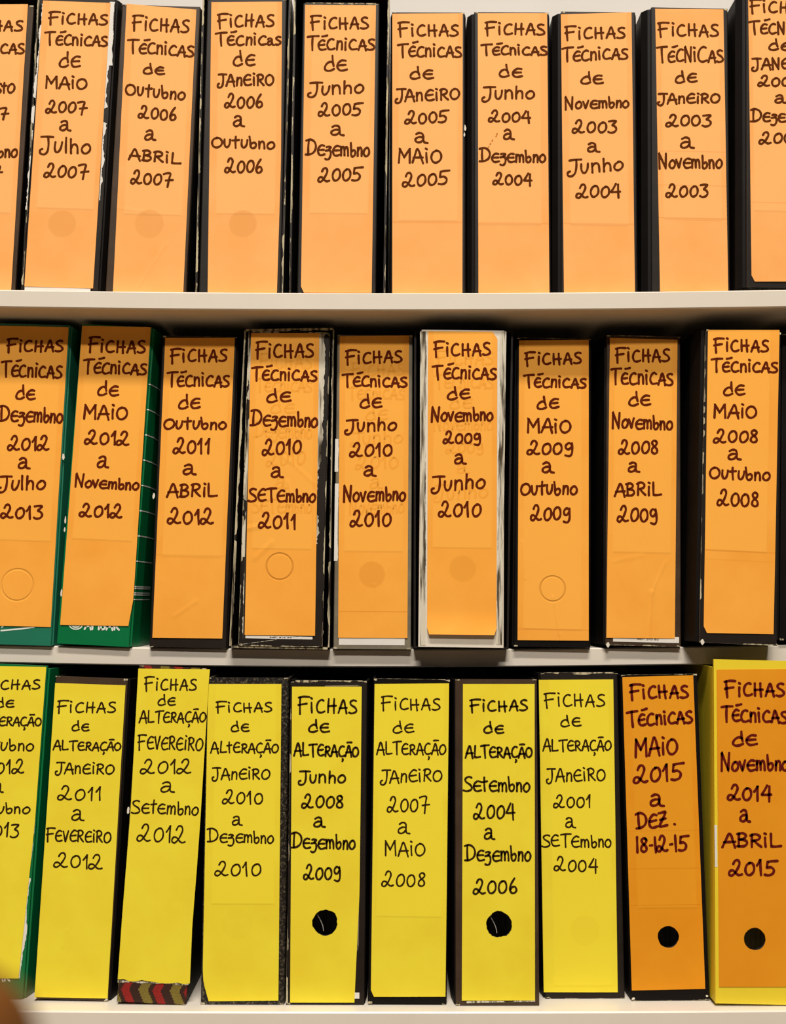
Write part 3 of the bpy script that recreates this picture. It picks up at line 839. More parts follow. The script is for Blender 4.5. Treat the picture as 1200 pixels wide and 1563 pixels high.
# ------------------------------------------------------------------ binders
# measured on the photo: spine corners (TL, TR, BR, BL), paper label edges (left and right, top to bottom)
BINDERS = [
    # ---- top shelf
    dict(k='T0', y=.020, sp=((-66, 6), (52, 8), (22, 446), (-97, 446)), L=((-62, 7), (-92, 443)), R=((43, 7), (17.5, 443)), mat=BROWN,
         case=((-74, -8), (60, -8), (34, 447), (-104, 447)), worn='LR', shelf='top', t='agosto a novembro 2007'),
    dict(k='T1', y=.018, sp=((61, -5), (180, -5), (146, 446), (37, 446)), L=((66, 1.5), (37.8, 437.5)), R=((169, 5), (142.4, 440.6)), mat=BLACK,
         t='maio 2007 a julho 2007', white=True, rings=((95, 342, 22, .55, 0),)),
    dict(k='T2', y=.020, sp=((186, 2.5), (306, 15), (283, 446), (161, 446)), L=((193.7, 6.3), (172.8, 446)), R=((300, 15.5), (280, 447.4)), mat=BROWN,
         t='outubro 2006 a abril 2007', rings=((228, 342, 23, .5, 0),), creases=((.35, .02, .72, .17, .03, .5), (.0, .29, .4, .28, .02, .3))),
    dict(k='T3', y=.018, sp=((316, -2), (438, -2), (428, 446), (304, 446)), L=((323, 3.8), (317.2, 446)), R=((430.8, 3.2), (429, 250), (423, 446)), mat=BLACK,
         case=((309, -9), (444, -9), (431.5, 447), (297.5, 447)), worn='LR', t='janeiro 2006 a outubro 2006', rings=((371, 342, 22, .6, 0),)),
    dict(k='T4', y=.016, sp=((461, 4), (581, 5), (572, 446), (455, 446)), L=((466, 8), (459.6, 441), (461, 445), (464, 447)), R=((574, 9), (567.4, 447.4)), mat=BLACK,
         case=((449, -8), (595, -8), (588, 447), (441, 447)), worn='LRT', t='junho 2005 a dezembro 2005'),
    dict(k='T5', y=.020, sp=((597, 19), (711, 19), (709, 447), (598, 447)), L=((599, 21.8), (599, 449)), R=((706.4, 20.8), (705.8, 449)), mat=BLACK,
         t='janeiro 2005 a maio 2005', card=(.09, .93, .26, 1.1), strips=((.255, .004, .35),)),
    dict(k='T6', y=.020, sp=((723, 18.5), (838.6, 19), (840, 447), (725, 447)), L=((729.4, 20.8), (730.4, 449)), R=((835, 20.8), (838.6, 449)), mat=BLACK,
         t='junho 2004 a dezembro 2004', card=(-.1, .9, .245, 1.1), strips=((.25, .004, .35),)),
    dict(k='T7', y=.020, sp=((854.4, 19.5), (972, 17), (971, 447), (859, 447)), L=((856, 22.5), (860.8, 449)), R=((963.8, 19.2), (969, 448)), mat=BLACK,
         t='novembro 2003 a junho 2004', card=(.1, .93, .24, 1.1), strips=((.245, .004, .35),)),
    dict(k='T8', y=.018, sp=((993, 11.5), (1112, 13), (1113.6, 446), (996, 446)), L=((1000, 14), (1007.4, 447)), R=((1104, 15), (1111.4, 447)), mat=BLACK,
         t='janeiro 2003 a novembro 2003', card=(.08, .93, .25, .93), strips=((.255, .003, .5), (.37, .002, .4), (.49, .002, .4))),
    dict(k='T9', y=.004, sp=((1137.6, -8), (1262, -8), (1262, 444), (1142, 444)), L=((1142, -4), (1147, 421), (1148.5, 427), (1152, 430)), R=((1256, -4), (1258, 430)), mat=BLACK,
         t='janeiro a dezembro 2002', card=(.05, .93, .24, 1.1), strips=((.27, .003, .3),)),
    # ---- middle shelf
    dict(k='M0', y=.036, sp=((-22, 493.5), (109, 496), (76, 987), (-52, 985)), L=((-18, 497), (-48, 954)), R=((105, 499.7), (77.7, 957)), mat=TEAL,
         t='dezembro 2012 a julho 2013', rings=((27, 893, 24, 0, .12),), logo='stroke'),
    dict(k='M1', y=.036, sp=((123, 496), (234.5, 498.5), (195, 990), (88, 986)), L=((126, 497.6), (92.4, 953.7)), R=((230.4, 499.7), (204, 914), (196.3, 955.5)), mat=GREEN,
         t='maio 2012 a novembro 2012', logo='word', ticks=True),
    dict(k='M2', y=.036, sp=((248.3, 512.3), (362, 515), (345.5, 991), (228, 990)), L=((252.6, 516), (233, 973.5)), R=((358.7, 516), (339.5, 974.5)), mat=BLACK,
         t='outubro 2011 a abril 2012', card=(.09, .94, .265, .93), strips=((.27, .003, .3),), creases=((.3, .07, .6, .12, .03, .5),), worn='t'),
    dict(k='M3', y=.027, sp=((380, 507), (503.5, 506), (493, 986), (363, 986)), L=((383.7, 508.7), (373.7, 969)), R=((487.7, 508.7), (481, 970.5)), mat=BLACK,
         case=((373, 502), (510, 500), (503, 990.5), (349.5, 990)), worn='LRTBlrb', white=True, t='dezembro 2010 a setembro 2011',
         rings=((427, 865, 20, 0, .55),), creases=((0, .345, .2, .355, .03, 1.0), (.13, .25, .35, .30, .04, .8), (.3, .62, .6, .57, .03, .4), (.6, .57, .95, .5, .03, .4), (.58, .5, .66, .44, .03, .6)),
         sticker=((374.8, 970), (477, 976)), sticktext='REF. 310.80'),
    dict(k='M4', y=.033, sp=((515, 513), (630, 510), (627.4, 990.5), (509, 991)), L=((518.8, 513.7), (516.3, 973.4)), R=((624.5, 512.3), (622, 974)), mat=GREY,
         t='junho 2010 a novembro 2010', rings=((568, 877, 20, .6, 0),), strips=((.085, .002, .6),), creases=((.5, .0, .52, .17, .02, .6),), whiteL=True,
         sticker=((517.5, 970), (617.7, 985))),
    dict(k='M5', y=.012, sp=((641, 503.5), (773, 504.5), (766.5, 986), (641, 987)), L=((653.7, 505.8), (652, 962), (652.6, 965), (655, 968)), R=((759.4, 507), (757.6, 963), (757, 966), (754, 969)), mat=BARE,
         case=((633, 499), (786, 499), (779, 991), (632, 991)), casey=.026, t='novembro 2009 a junho 2010', rings=((706, 868, 20, .45, 0),), curl=.004, torncorner=True),
    dict(k='M6', y=.035, sp=((789, 516.5), (902.8, 516.5), (900, 990.5), (785, 990.5)), L=((792.4, 520), (790, 977)), R=((898.5, 519), (898.5, 977.7)), mat=BLACKER,
         t='maio 2009 a outubro 2009', card=(.08, .9, .035, 1.1), rings=((843.6, 899, 19, 0, .45),), strips=((.035, .003, .4),), creases=((.5, .14, .58, .02, .02, .7), (.06, .32, .1, .2, .02, .5)), worn='t'),
    dict(k='M7', y=.034, sp=((927, 512), (1038, 513.5), (1040.5, 987.5), (923.7, 989.5)), L=((931, 516), (925.5, 973.5)), R=((1034, 519), (1030, 974.5)), mat=BROWN,
         t='novembro 2008 a abril 2009', creases=((.62, .0, .66, .15, .03, .9), (.66, .15, .85, .25, .04, .5), (.1, .25, .5, .27, .03, .4)),
         sticker=((936, 970), (1036.6, 981.5)), sticktext='REF. 310.80', worn='tb'),
    dict(k='M8', y=.012, sp=((1075, 505.5), (1194, 504.5), (1185, 985.5), (1069, 985.5)), L=((1080.6, 504), (1074, 960), (1075, 964), (1079, 966)), R=((1189.6, 504), (1180.6, 968)), mat=BLACK,
         t='maio 2008 a outubro 2008', card=(-.1, .88, .265, 1.1), strips=((.265, .003, .4), (.235, .003, .2)), worn='LBb'),
    dict(k='M9', y=.037, sp=((1194, 512), (1290, 512), (1287, 986), (1191, 986)), mat=BLACKER, t='', bare=True),  # added binder: only darkness is known here, it keeps the shelf end black
    # ---- bottom shelf
    dict(k='B0', y=.026, sp=((-62, 1012), (75, 1015), (33, 1527), (-100, 1525)), L=((-48, 1016), (-84, 1493)), R=((71, 1018), (54, 1252), (28.8, 1492.8)), mat=GREEN, yel=True,
         t='outubro 2012 a outubro 2013', whiteR=True, logo='bits'),
    dict(k='B1', y=.022, sp=((86.5, 1032), (194, 1036), (166.5, 1529), (50.4, 1527)), L=((84.7, 1042.5), (53, 1521.6)), R=((192, 1046), (164.6, 1523.4)), mat=BROWN, yel=True,
         t='janeiro 2011 a fevereiro 2012', worn='c', creases=((.36, .16, .38, .21, .02, .4),)),
    dict(k='B2', y=.0145, sp=((212, 1017), (316, 1019), (283, 1531), (179, 1529.5)), L=((211.5, 1020.5), (200, 1234), (187, 1396), (180, 1495)),
         R=((320.6, 1021.6), (318.5, 1047), (306, 1252), (300.8, 1324), (293.6, 1414), (290, 1500.7)), mat=KILIM, yel=True,
         t='fevereiro 2012 a setembro 2012', creases=((.9, .0, .93, .55, .03, 1.2), (.93, .55, .93, 1., .03, .5)), torn='B'),
    dict(k='B3', y=.016, sp=((318, 1035), (438.5, 1034), (435.5, 1533), (304.4, 1533)), L=((318, 1044), (309.8, 1480), (311, 1500), (318.8, 1527.7)), R=((429.8, 1044), (425, 1527)), mat=MARBLE, yel=True,
         t='janeiro 2010 a dezembro 2010', card=(.1, .93, .3, 1.04), rings=((363, 1410, 22, .12, 0),)),
    dict(k='B4', y=.016, sp=((443, 1038), (561, 1039), (554.5, 1533), (438, 1533)), L=((446, 1048), (443, 1530)), R=((552.3, 1048), (549, 1360), (541, 1530)), mat=BLACK, yel=True,
         t='junho 2008 a dezembro 2009', hole=(496.4, 1407.8, 18.7), worn='LT', tag=((540, 1515), (548.6, 1524)), sleeve=True, thick=3.1),
    dict(k='B5', y=.016, sp=((569, 1036), (688, 1036.5), (680.5, 1533), (563, 1533)), L=((572, 1044), (566.3, 1512), (567.5, 1517), (571, 1521)), R=((685.5, 1043), (680, 1521)), mat=BLACKER, yel=True,
         t='janeiro 2007 a maio 2008', card=(.06, .94, .25, 1.04), worn='t'),
    dict(k='B6', y=.014, sp=((694, 1037), (820.4, 1036.7), (822, 1531.5), (697, 1535)), L=((706.8, 1044), (705, 1527)), R=((816, 1044), (816.7, 1526.7)), mat=BROWN, yel=True,
         t='setembro 2004 a dezembro 2006', hole=(762, 1410.7, 19.0), whiteB=True, thick=3.1),
    dict(k='B7', y=.030, sp=((825, 1028), (942, 1024.5), (955, 1526), (832, 1526.5)), L=((822.4, 1037.8), (830, 1514)), R=((936, 1037), (942.8, 1514)), mat=BLACK, yel=True,
         t='janeiro 2001 a setembro 2004', card=(.14, .94, .02, 1.05), rings=((893, 1420, 22, .15, 0),), worn='Tbt'),
    dict(k='B8', y=.024, sp=((948, 1031.5), (1064, 1027), (1083, 1527), (964.6, 1529.5)), L=((950, 1033.5), (964.4, 1511.5)), R=((1058, 1030.6), (1076.4, 1509)), mat=BLACKER,
         t='maio 2015 a dezembro 18-12-15', hole=(1020, 1429.8, 15.7), card=(.12, .93, .255, 1.1), strips=((.265, .002, .4), (.38, .002, .4), (.5, .002, .3)), worn='tb'),
    dict(k='B9', y=.010, sp=((1088, 1009), (1236, 1007), (1240, 1533), (1094, 1533)), L=((1094, 1022), (1097.7, 1506)), R=((1222, 1021), (1228, 1506)), mat=YELLOWB,
         t='novembro 2014 a abril 2015', hole=(1152, 1433, 16.0), whiteL=True),
]

FLECKS = {'M0': ((97, 697, 5, 11),), 'M1': ((100, 794, 3, 12), (99, 808, 3, 8), (94, 905, 3, 14)), 'M2': ((235, 757, 4, 11),), 'T5': ((710, 196, 4, 12), (709, 206, 3, 8)),
          'B2': ((196, 1237, 4, 12),), 'B1': ((54, 1523, 5, 4), (163, 1525, 5, 3)), 'B8': ((967, 1524, 5, 4), (1079, 1520, 4, 4)), 'M7': ((928, 984, 6, 8),), 'M8': ((1072, 980, 7, 10), (1082, 525, 3, 18), (1081, 610, 3, 24))}
LABELS = {
    'T0': 'leftmost binder on the top shelf, cut off by the photo edge, in a rubbed slipcase',
    'T1': 'top shelf binder with torn white label edges, dated May to July 2007',
    'T2': 'brownish top shelf binder leaning right, orange label dated October 2006 to April 2007',
    'T3': 'slipcased top shelf binder with orange label dated January to October 2006',
    'T4': 'slipcased top shelf binder with orange label dated June to December 2005',
    'T5': 'black top shelf binder with orange label dated January to May 2005',
    'T6': 'black top shelf binder with a lightly stained orange label, June to December 2004',
    'T7': 'black top shelf binder with orange label dated November 2003 to June 2004',
    'T8': 'black top shelf binder with orange label dated January to November 2003',
    'T9': 'rightmost binder on the top shelf, dark spine showing below its label',
    'M0': 'leftmost binder on the middle shelf, dull green, orange label December 2012 to July 2013',
    'M1': 'bright green binder with white tick lines on its side, orange label May 2012',
    'M2': 'black binder right of the bright green one, orange label October 2011 to April 2012',
    'M3': 'battered black binder in a worn slipcase, orange label December 2010 to September 2011',
    'M4': 'grey binder with a white strip below its orange label, June to November 2010',
    'M5': 'binder worn down to white board, orange label dated November 2009 to June 2010',
    'M6': 'black middle shelf binder with orange label dated May to October 2009',
    'M7': 'black middle shelf binder with orange label dated November 2008 to April 2009',
    'M8': 'black middle shelf binder standing forward, orange label dated May to October 2008',
    'M9': 'black binder added to fill the dark right edge of the middle shelf',
    'B0': 'green binder with yellow label, leftmost on the bottom shelf, cut off by the photo edge',
    'B1': 'dark bottom shelf binder with yellow label dated January 2011 to February 2012',
    'B2': 'binder with red and olive zigzag cover below its yellow label, bottom shelf',
    'B3': 'marbled black binder on the bottom shelf, yellow label dated January to December 2010',
    'B4': 'bottom shelf binder with finger hole, yellow label dated June 2008 to December 2009',
    'B5': 'black bottom shelf binder without a hole, yellow label January 2007 to May 2008',
    'B6': 'bottom shelf binder with finger hole, yellow label dated September 2004 to December 2006',
    'B7': 'bottom shelf binder with scuffed top, yellow label January 2001 to September 2004',
    'B8': 'black bottom shelf binder with orange label and finger hole, dated May 2015',
    'B9': 'bright yellow binder with orange label and finger hole, right end of bottom shelf',
}
SHELFNAME = {'T': 'top', 'M': 'middle', 'B': 'bottom'}


def offs(x, z, amp, ph):
    return amp * (0.5 + 0.25 * sin(x * 70 + ph) + 0.25 * sin(z * 31 + ph * 1.7 + x * 20))


def jag(name, mat, parent, x0, z0, x1, z1, side, wmin, wmax, y, cover=1.0, step=0.0016):
    """a chipped band along an edge: straight on one side, ragged on the other"""
    bm = bmesh.new()
    L = hypot(x1 - x0, z1 - z0)
    n = max(4, int(L / step))
    nx, nz = -(z1 - z0) / L * side, (x1 - x0) / L * side
    prev = None
    wv = (wmin + wmax) / 2
    on, left = True, 0
    for i in range(n + 1):
        t = i / n
        wv += random.uniform(-1, 1) * (wmax - wmin) * 0.28
        wv = min(wmax, max(wmin, wv))
        left -= 1
        if left <= 0:
            on = random.random() < cover
            left = random.randint(3, 12)
        px, pz = x0 + (x1 - x0) * t, z0 + (z1 - z0) * t
        ww = wv if on else 0.00006
        cur = (bm.verts.new((px, y, pz)), bm.verts.new((px + nx * ww, y, pz + nz * ww)))
        if prev:
            bm.faces.new((prev[0], cur[0], cur[1], prev[1]))
        prev = cur
    face_out(bm)
    return link(name, bm, mat, parent)


def face_out(bm):
    for f in bm.faces:
        f.normal_update()
        if f.normal.y > 0:
            f.normal_flip()


def holed(bm, outline, hole, y):
    """flat sheet in the x-z plane with a hole"""
    rings = []
    for loop in (outline, hole):
        vs = [bm.verts.new((x, y, z)) for x, z in loop]
        rings.append([bm.edges.new((vs[i], vs[(i + 1) % len(vs)])) for i in range(len(vs))])
    bmesh.ops.triangle_fill(bm, use_beauty=True, use_dissolve=False, edges=rings[0] + rings[1])


def thicken(o, t):
    m = o.modifiers.new('thickness', 'SOLIDIFY')
    m.thickness, m.offset = t, -1.0
    return o


# frames of all binders first, so that neighbours know how much room they have
for b in BINDERS:
    row = b['k'][0]
    Y = b['y']
    TL, TR, BR, BL = [at(p[0], p[1], Y) for p in b['sp']]
    up = ((TL[0] + TR[0] - BL[0] - BR[0]) / 2, (TL[1] + TR[1] - BL[1] - BR[1]) / 2)
    roll = atan2(up[0], up[1])                                   # lean to the right
    wd = (hypot(TR[0] - TL[0], TR[1] - TL[1]) + hypot(BR[0] - BL[0], BR[1] - BL[1])) / 2
    cx = (BL[0] + BR[0]) / 2
    half = wd / 2 + 0.0085
    if b.get('case'):
        q = [at(p[0], p[1], Y) for p in b['case']]
        half = max(abs(q[2][0] - cx), abs(q[3][0] - cx))
    z0 = max(shelf_z(row, cx + s * half * cos(roll)) + s * half * sin(roll) for s in (-1, 1)) + 0.0002
    b['org'], b['roll'], b['w'] = (cx, z0), roll, wd
    b['h'] = ((TL[1] + TR[1]) / 2 - z0) / cos(roll)

    def loc(x, z, o=(cx, z0), c=cos(roll), s=sin(roll)):
        dx, dz = x - o[0], z - o[1]
        return dx * c - dz * s, dx * s + dz * c

    b['loc'] = loc
    b['pl'] = lambda p, Y=Y, loc=loc: loc(*at(p[0], p[1], Y))
    # outer edges at the bottom and at the top in world x
    ext = []
    if b.get('case'):
        q = [at(p[0], p[1], Y) for p in b['case']]
        ext = [(q[3][0], q[0][0]), (q[2][0], q[1][0])]
    else:
        hh = b['h']
        for s in (-1, 1):
            x_b = cx + s * wd / 2 * cos(roll)
            ext.append((x_b, x_b + hh * sin(roll)))
    b['ext'] = ext

rows = {}
for b in BINDERS:
    rows.setdefault(b['k'][0], []).append(b)
for row, lst in rows.items():
    for i, b in enumerate(lst):
        b.setdefault('eL', 0.004)
        b.setdefault('eR', 0.004)
    for a, b in zip(lst, lst[1:]):
        gap = min(b['ext'][0][0] - a['ext'][1][0], b['ext'][0][1] - a['ext'][1][1]) - 0.0008
        if gap < 0:
            print('TIGHT', a['k'], b['k'], round(gap * 1000, 2), 'mm')
        gap = max(0.0, gap)
        fr = 0.8 if a['org'][0] + b['org'][0] > 0 else 0.2
        if a.get('case'):
            fr = 1.0
        if b.get('case'):
            fr = 0.0
        cap = 0.0085 if row == 'T' or b['k'] in ('M8', 'B9') else 0.0048
        b['eL'] = min(cap, gap * fr)
        a['eR'] = min(cap, gap * (1 - fr))
for b in BINDERS:
    if b.get('case'):
        b['eL'] = b['eR'] = 0.0

DEPTH = 0.283
for b in BINDERS:
    k, row, Y = b['k'], b['k'][0], b['y']
    w, h, pl = b['w'], b['h'], b['pl']
    hw = w / 2
    root = empty('ring_binder', (b['org'][0], Y, b['org'][1]), b['roll'])
    yel = b.get('yel')
    colour = 'yellow' if yel else 'orange'
    tag(root, LABELS.get(k) or '%s label "%s" on the %s shelf' % (colour, b['t'], SHELFNAME[row]), 'binder',
        'binders on the %s shelf' % SHELFNAME[row])
    b['root'] = root
    z0 = 0.0022 if b.get('case') else 0.0
    mat = b['mat']
    side_mat = BLACKER if mat in (BROWN, GREY, BLACK, BARE, KILIM) else mat
    hole = b.get('hole')
    ch = 0.0085 if row == 'T' or k == 'B9' else 0.020
    r = 0.0012
    # spine board
    bm = bmesh.new()
    if hole:
        hx, hz = pl(hole[:2])
        hr = hole[2] / 1500 * (CAM_D + Y) * 1.08 + 0.0012
        circ = [(hx + hr * cos(2 * pi * i / 40), hz + hr * sin(2 * pi * i / 40)) for i in range(40)]
        holed(bm, [(-hw, z0), (hw, z0), (hw, h), (-hw, h)], circ, 0.0)
        face_out(bm)
        spine = thicken(link('spine', bm, mat, root), 0.0025)
        # nickel ring set into the finger hole and the dark inner wall behind it
        bm = bmesh.new()
        for i in range(40):
            a0, a1 = 2 * pi * i / 40, 2 * pi * (i + 1) / 40
            vs = []
            for a in (a0, a1):
                vs.append([bm.verts.new((hx + q * cos(a), yy, hz + q * sin(a))) for q, yy in ((hr, 0.0022), (hr - 0.0012, 0.0012), (hr - 0.0014, 0.004), (hr - 0.0004, 0.006))])
            for j in range(3):
                bm.faces.new((vs[0][j], vs[1][j], vs[1][j + 1], vs[0][j + 1]))
        bmesh.ops.remove_doubles(bm, verts=bm.verts, dist=1e-6)
        link('finger_hole_ring', bm, DARKIN, spine, True)
        if k in ('B4', 'B6'):
            bm = bmesh.new()
            arc = [(hx - hr * .62 + hr * .5 * sin(t * 1.5) , hz + hr * .5 - hr * 1.15 * t) for t in [i / 10 for i in range(11)]]
            ribbon(bm, arc, 0.0007, lambda x, z: 0.0045)
            face_out(bm)
            link('wire_glint', bm, METAL, spine)
    else:
        prism(bm, [(-hw, 0.0025), (-hw, r), (-hw + r * .3, r * .3), (-hw + r, 0.0), (hw - r, 0.0), (hw - r * .3, r * .3), (hw, r), (hw, 0.0025)], z0, h)
        spine = link('spine', bm, mat, root)
    # the two covers, folded back from the spine
    zc = h - 0.0006
    if row == 'B':                                              # the covers stay clear of the board above
        zc = min(zc, min(shelf_z('M', b['org'][0] + s * hw + h * sin(b['roll'])) for s in (-1.2, 1.2)) - BT - b['org'][1] - 0.0015)
    for s, e, nm in ((-1, b['eL'], 'front_cover'), (1, b['eR'], 'back_cover')):
        t = 0.0026
        xo, xi = hw + e, hw + e - t
        prof = [(s * (hw - 0.0004), 0.0026), (s * (hw + e * .35), 0.0032), (s * xo, ch), (s * xo, DEPTH), (s * xi, DEPTH), (s * xi, ch + 0.001), (s * (hw - t), 0.0052), (s * (hw - t), 0.0026)]
        if s < 0:
            prof = prof[::-1]
        bm = bmesh.new()
        prism(bm, prof, z0 + 0.0003, zc)
        link(nm, bm, side_mat, root)
    # the sheets inside
    bm = bmesh.new()
    box(bm, -hw + 0.006, hw - 0.006, 0.045, DEPTH - 0.008, z0 + 0.004, h - 0.018)
    bevel(link('page_block', bm, PAGES, root), 0.002)
    # ---- slipcase
    if b.get('case'):
        cy = b.get('casey', Y + 0.0015) - Y
        q = [pl(p) for p in b['case']]
        q[2], q[3] = (q[2][0], 0.0), (q[3][0], 0.0)
        inn = [(q[0][0] + .002, q[0][1] - .002), (q[1][0] - .002, q[1][1] - .002), (q[2][0] - .002, .002), (q[3][0] + .002, .002)]
        bm = bmesh.new()
        lay = []
        for yy in (cy, DEPTH + 0.006):
            lay.append([[bm.verts.new((x, yy, z)) for x, z in l] for l in (q, inn)])
        for i in range(4):
            j = (i + 1) % 4
            (fo, fi), (bo, bi) = lay
            for f in ((fo[i], fo[j], fi[j], fi[i]), (fo[j], fo[i], bo[i], bo[j]), (fi[i], fi[j], bi[j], bi[i])):
                bm.faces.new(f)
        bm.faces.new(lay[1][0])
        bmesh.ops.recalc_face_normals(bm, faces=bm.faces)
        sc = link('slipcase', bm, BLACK, root)
        for c, a, d in (('L', 3, 0), ('R', 2, 1), ('T', 0, 1), ('B', 3, 2)):
            if c in b.get('worn', ''):
                sd = {'L': -1, 'R': 1, 'T': -1, 'B': 1}[c]
                jag('worn_edge', WORN, sc, q[a][0], q[a][1], q[d][0], q[d][1], sd, 0.0011 if k == 'M3' else 0.0004, 0.0026 if k == 'M3' else 0.0021, cy - 0.00015, 0.96 if k == 'M3' else 0.75)
    # ---- chipped places on the spine edges
    wn = b.get('worn', '')
    ys = -0.00018
    if not b.get('case') or k == 'M3':
        if 'L' in wn or 'l' in wn:
            jag('worn_edge', WORN, spine, -hw, z0, -hw, h, -1, 0.0002, 0.0016, ys, 0.55)
        if 'R' in wn or 'r' in wn:
            jag('worn_edge', WORN, spine, hw, z0, hw, h, 1, 0.0002, 0.0016, ys, 0.5)
    if 'T' in wn:
        jag('worn_edge', WORN, spine, -hw, h, hw, h, -1, 0.0004, 0.0022, ys, 0.8)
    elif 't' in wn:
        jag('worn_edge', WORN, spine, -hw, h, hw, h, -1, 0.0001, 0.0007, ys, 0.6)
    if 'B' in wn or 'b' in wn:
        jag('worn_edge', WORN, spine, -hw, z0, hw, z0, 1, 0.0001, 0.0011, ys, 0.6)
    if k not in ('M1', 'M0', 'M5', 'B0', 'B9'):
        for s in (-1, 1):                                       # rubbed corners
            for zz, d in ((z0, 1), (h, -1)):
                jag('worn_corner', WORN, spine, s * (hw - 0.004), zz, s * hw, zz, d * s, 0.0004, 0.0022, ys, 0.9, 0.0007)
    if b.get('bare'):
        continue
    # ---- paper label
    Lp, Rp = [pl(p) for p in b['L']], [pl(p) for p in b['R']]
    if row == 'T' and k != 'T1':                                 # the labels run on below the board's edge
        for P in (Lp, Rp):
            if k != 'T9' and k != 'T4':
                d = (P[-1][0] - P[-2][0], P[-1][1] - P[-2][1])
                zt = max(0.0025, P[-1][1] - 0.006)
                f = (zt - P[-1][1]) / d[1]
                P[-1] = (P[-1][0] + d[0] * f, zt)
    lh = (Lp[0][1] + Rp[0][1] - Lp[-1][1] - Rp[-1][1]) / 2
    lw = (Rp[0][0] - Lp[0][0] + Rp[-1][0] - Lp[-1][0]) / 2
    asp = lw / lh

    def edge(P, v):
        zt, zb = P[0][1], P[-1][1]
        z = zt + (zb - zt) * v
        for (xa, za), (xb, zb2) in zip(P, P[1:]):
            if z >= zb2 - 1e-9:
                f = (za - z) / (za - zb2)
                return xa + (xb - xa) * f, z
        return P[-1]

    ph = random.uniform(0, 6)
    amp = 0.00045
    zb_lab = (Lp[-1][1] + Rp[-1][1]) / 2
    curl = b.get('curl', 0.0)

    def surf0(x, z, ph=ph, amp=amp, zb=zb_lab, curl=curl):
        c = curl * max(0.0, (zb + 0.024 - z) / 0.024) ** 2 if curl else 0.0
        return -0.0006 - offs(x, z, amp, ph) - c

    def uv_of(x, z):
        v = (z - zb_lab) / lh
        a, c = edge(Lp, min(1, max(0, 1 - v)))[0], edge(Rp, min(1, max(0, 1 - v)))[0]
        return (x - a) / max(1e-6, c - a), v

    rings = []
    for (px, py, rr, show, edg) in b.get('rings', ()):
        u, v = uv_of(*pl((px, py)))
        rings.append((u, v, rr / 1500 * (CAM_D + Y) / lh, asp, show, edg))
    if row == 'T':
        base = OR_T
    elif row == 'M':
        base = OR_M
    else:
        base = YE_B if yel else OR_B
    card = b.get('card', (.1, .93, .27, 1.1) if row == 'T' else ((.08, .93, .28, 1.08) if row == 'M' else None))
    pm = paper(base, card[:3] + (1.1,) if card and len(card) == 3 else card, 1.10 if not yel else 1.03, rings, b.get('creases', ()), b.get('strips', ()))
    bm = bmesh.new()
    uvl = bm.loops.layers.uv.new('UVMap')
    if hole:
        ol = []
        for i in range(25):
            ol.append(edge(Lp, i / 24))
        for i in range(1, 9):
            ol.append((Lp[-1][0] + (Rp[-1][0] - Lp[-1][0]) * i / 9, Lp[-1][1] + (Rp[-1][1] - Lp[-1][1]) * i / 9))
        for i in range(25):
            ol.append(edge(Rp, 1 - i / 24))
        hr0 = hole[2] / 1500 * (CAM_D + Y)
        hc = []
        for i in range(44):
            a = 2 * pi * i / 44
            rg = 1.0 if yel else 0.45
            q = hr0 * (1 + rg * (0.022 * sin(3 * a + ph) + 0.02 * sin(5 * a + 2 * ph) + random.uniform(-.03, .03)))
            hc.append((hx + q * cos(a), hz + q * sin(a)))
        holed(bm, ol, hc, 0.0)
        for v in bm.verts:
            v.co.y = -0.0006
        surf0 = lambda x, z: -0.0006
    else:
        NU, NV = 12, 48
        grid = []
        for j in range(NV + 1):
            a, c = edge(Lp, j / NV), edge(Rp, j / NV)
            rowv = []
            for i in range(NU + 1):
                x = a[0] + (c[0] - a[0]) * i / NU
                z = a[1] + (c[1] - a[1]) * i / NU
                if b.get('torncorner') and j == 0 and i == NU:
                    x, z = x - .004, z - .001
                if b.get('torncorner') and j == 1 and i == NU:
                    z = z - .001
                if b.get('torn') and j == NV:
                    z += random.uniform(-.0012, .0012)
                rowv.append(bm.verts.new((x, surf0(x, z), z)))
            grid.append(rowv)
        for j in range(NV):
            for i in range(NU):
                bm.faces.new((grid[j][i], grid[j + 1][i], grid[j + 1][i + 1], grid[j][i + 1]))
    for f in bm.faces:
        for lp in f.loops:
            lp[uvl].uv = uv_of(lp.vert.co.x, lp.vert.co.z)
    face_out(bm)
    if not hole:
        rim = [e for e in bm.edges if e.is_boundary]
        for f in bm.faces:
            f.smooth = True
        for e in rim:                                           # the thickness of the paper
            p, q = e.verts[0].co.copy(), e.verts[1].co.copy()
            bm.faces.new([bm.verts.new(c) for c in (p, q, (q.x, q.y + 0.0004, q.z), (p.x, p.y + 0.0004, p.z))])
        lab = link('paper_label', bm, pm, root)
    else:
        lab = thicken(link('paper_label', bm, pm, root), 0.00025)
    # ---- handwriting, one line at a time
    pen = (b.get('thick', 2.6) if yel else (3.6 if row != 'B' else 3.9)) / 1500 * (CAM_D + Y)
    inkm = {'T': INK_T, 'M': INK_M}.get(row, INK_B if yel else INK_O)
    on_paper = lambda x, z: surf0(x, z) - 0.00016
    for (txt, x0, x1, zt, zb, dy) in WRITING[k]:
        a, c = pl((x0, zb)), pl((x1, zb + dy))
        tz = pl((x0, zt))
        bm = bmesh.new()
        write(bm, txt, a[0], c[0], a[1], c[1], tz[1] - a[1], pen, on_paper)
        face_out(bm)
        link('handwritten_line', bm, inkm, lab)
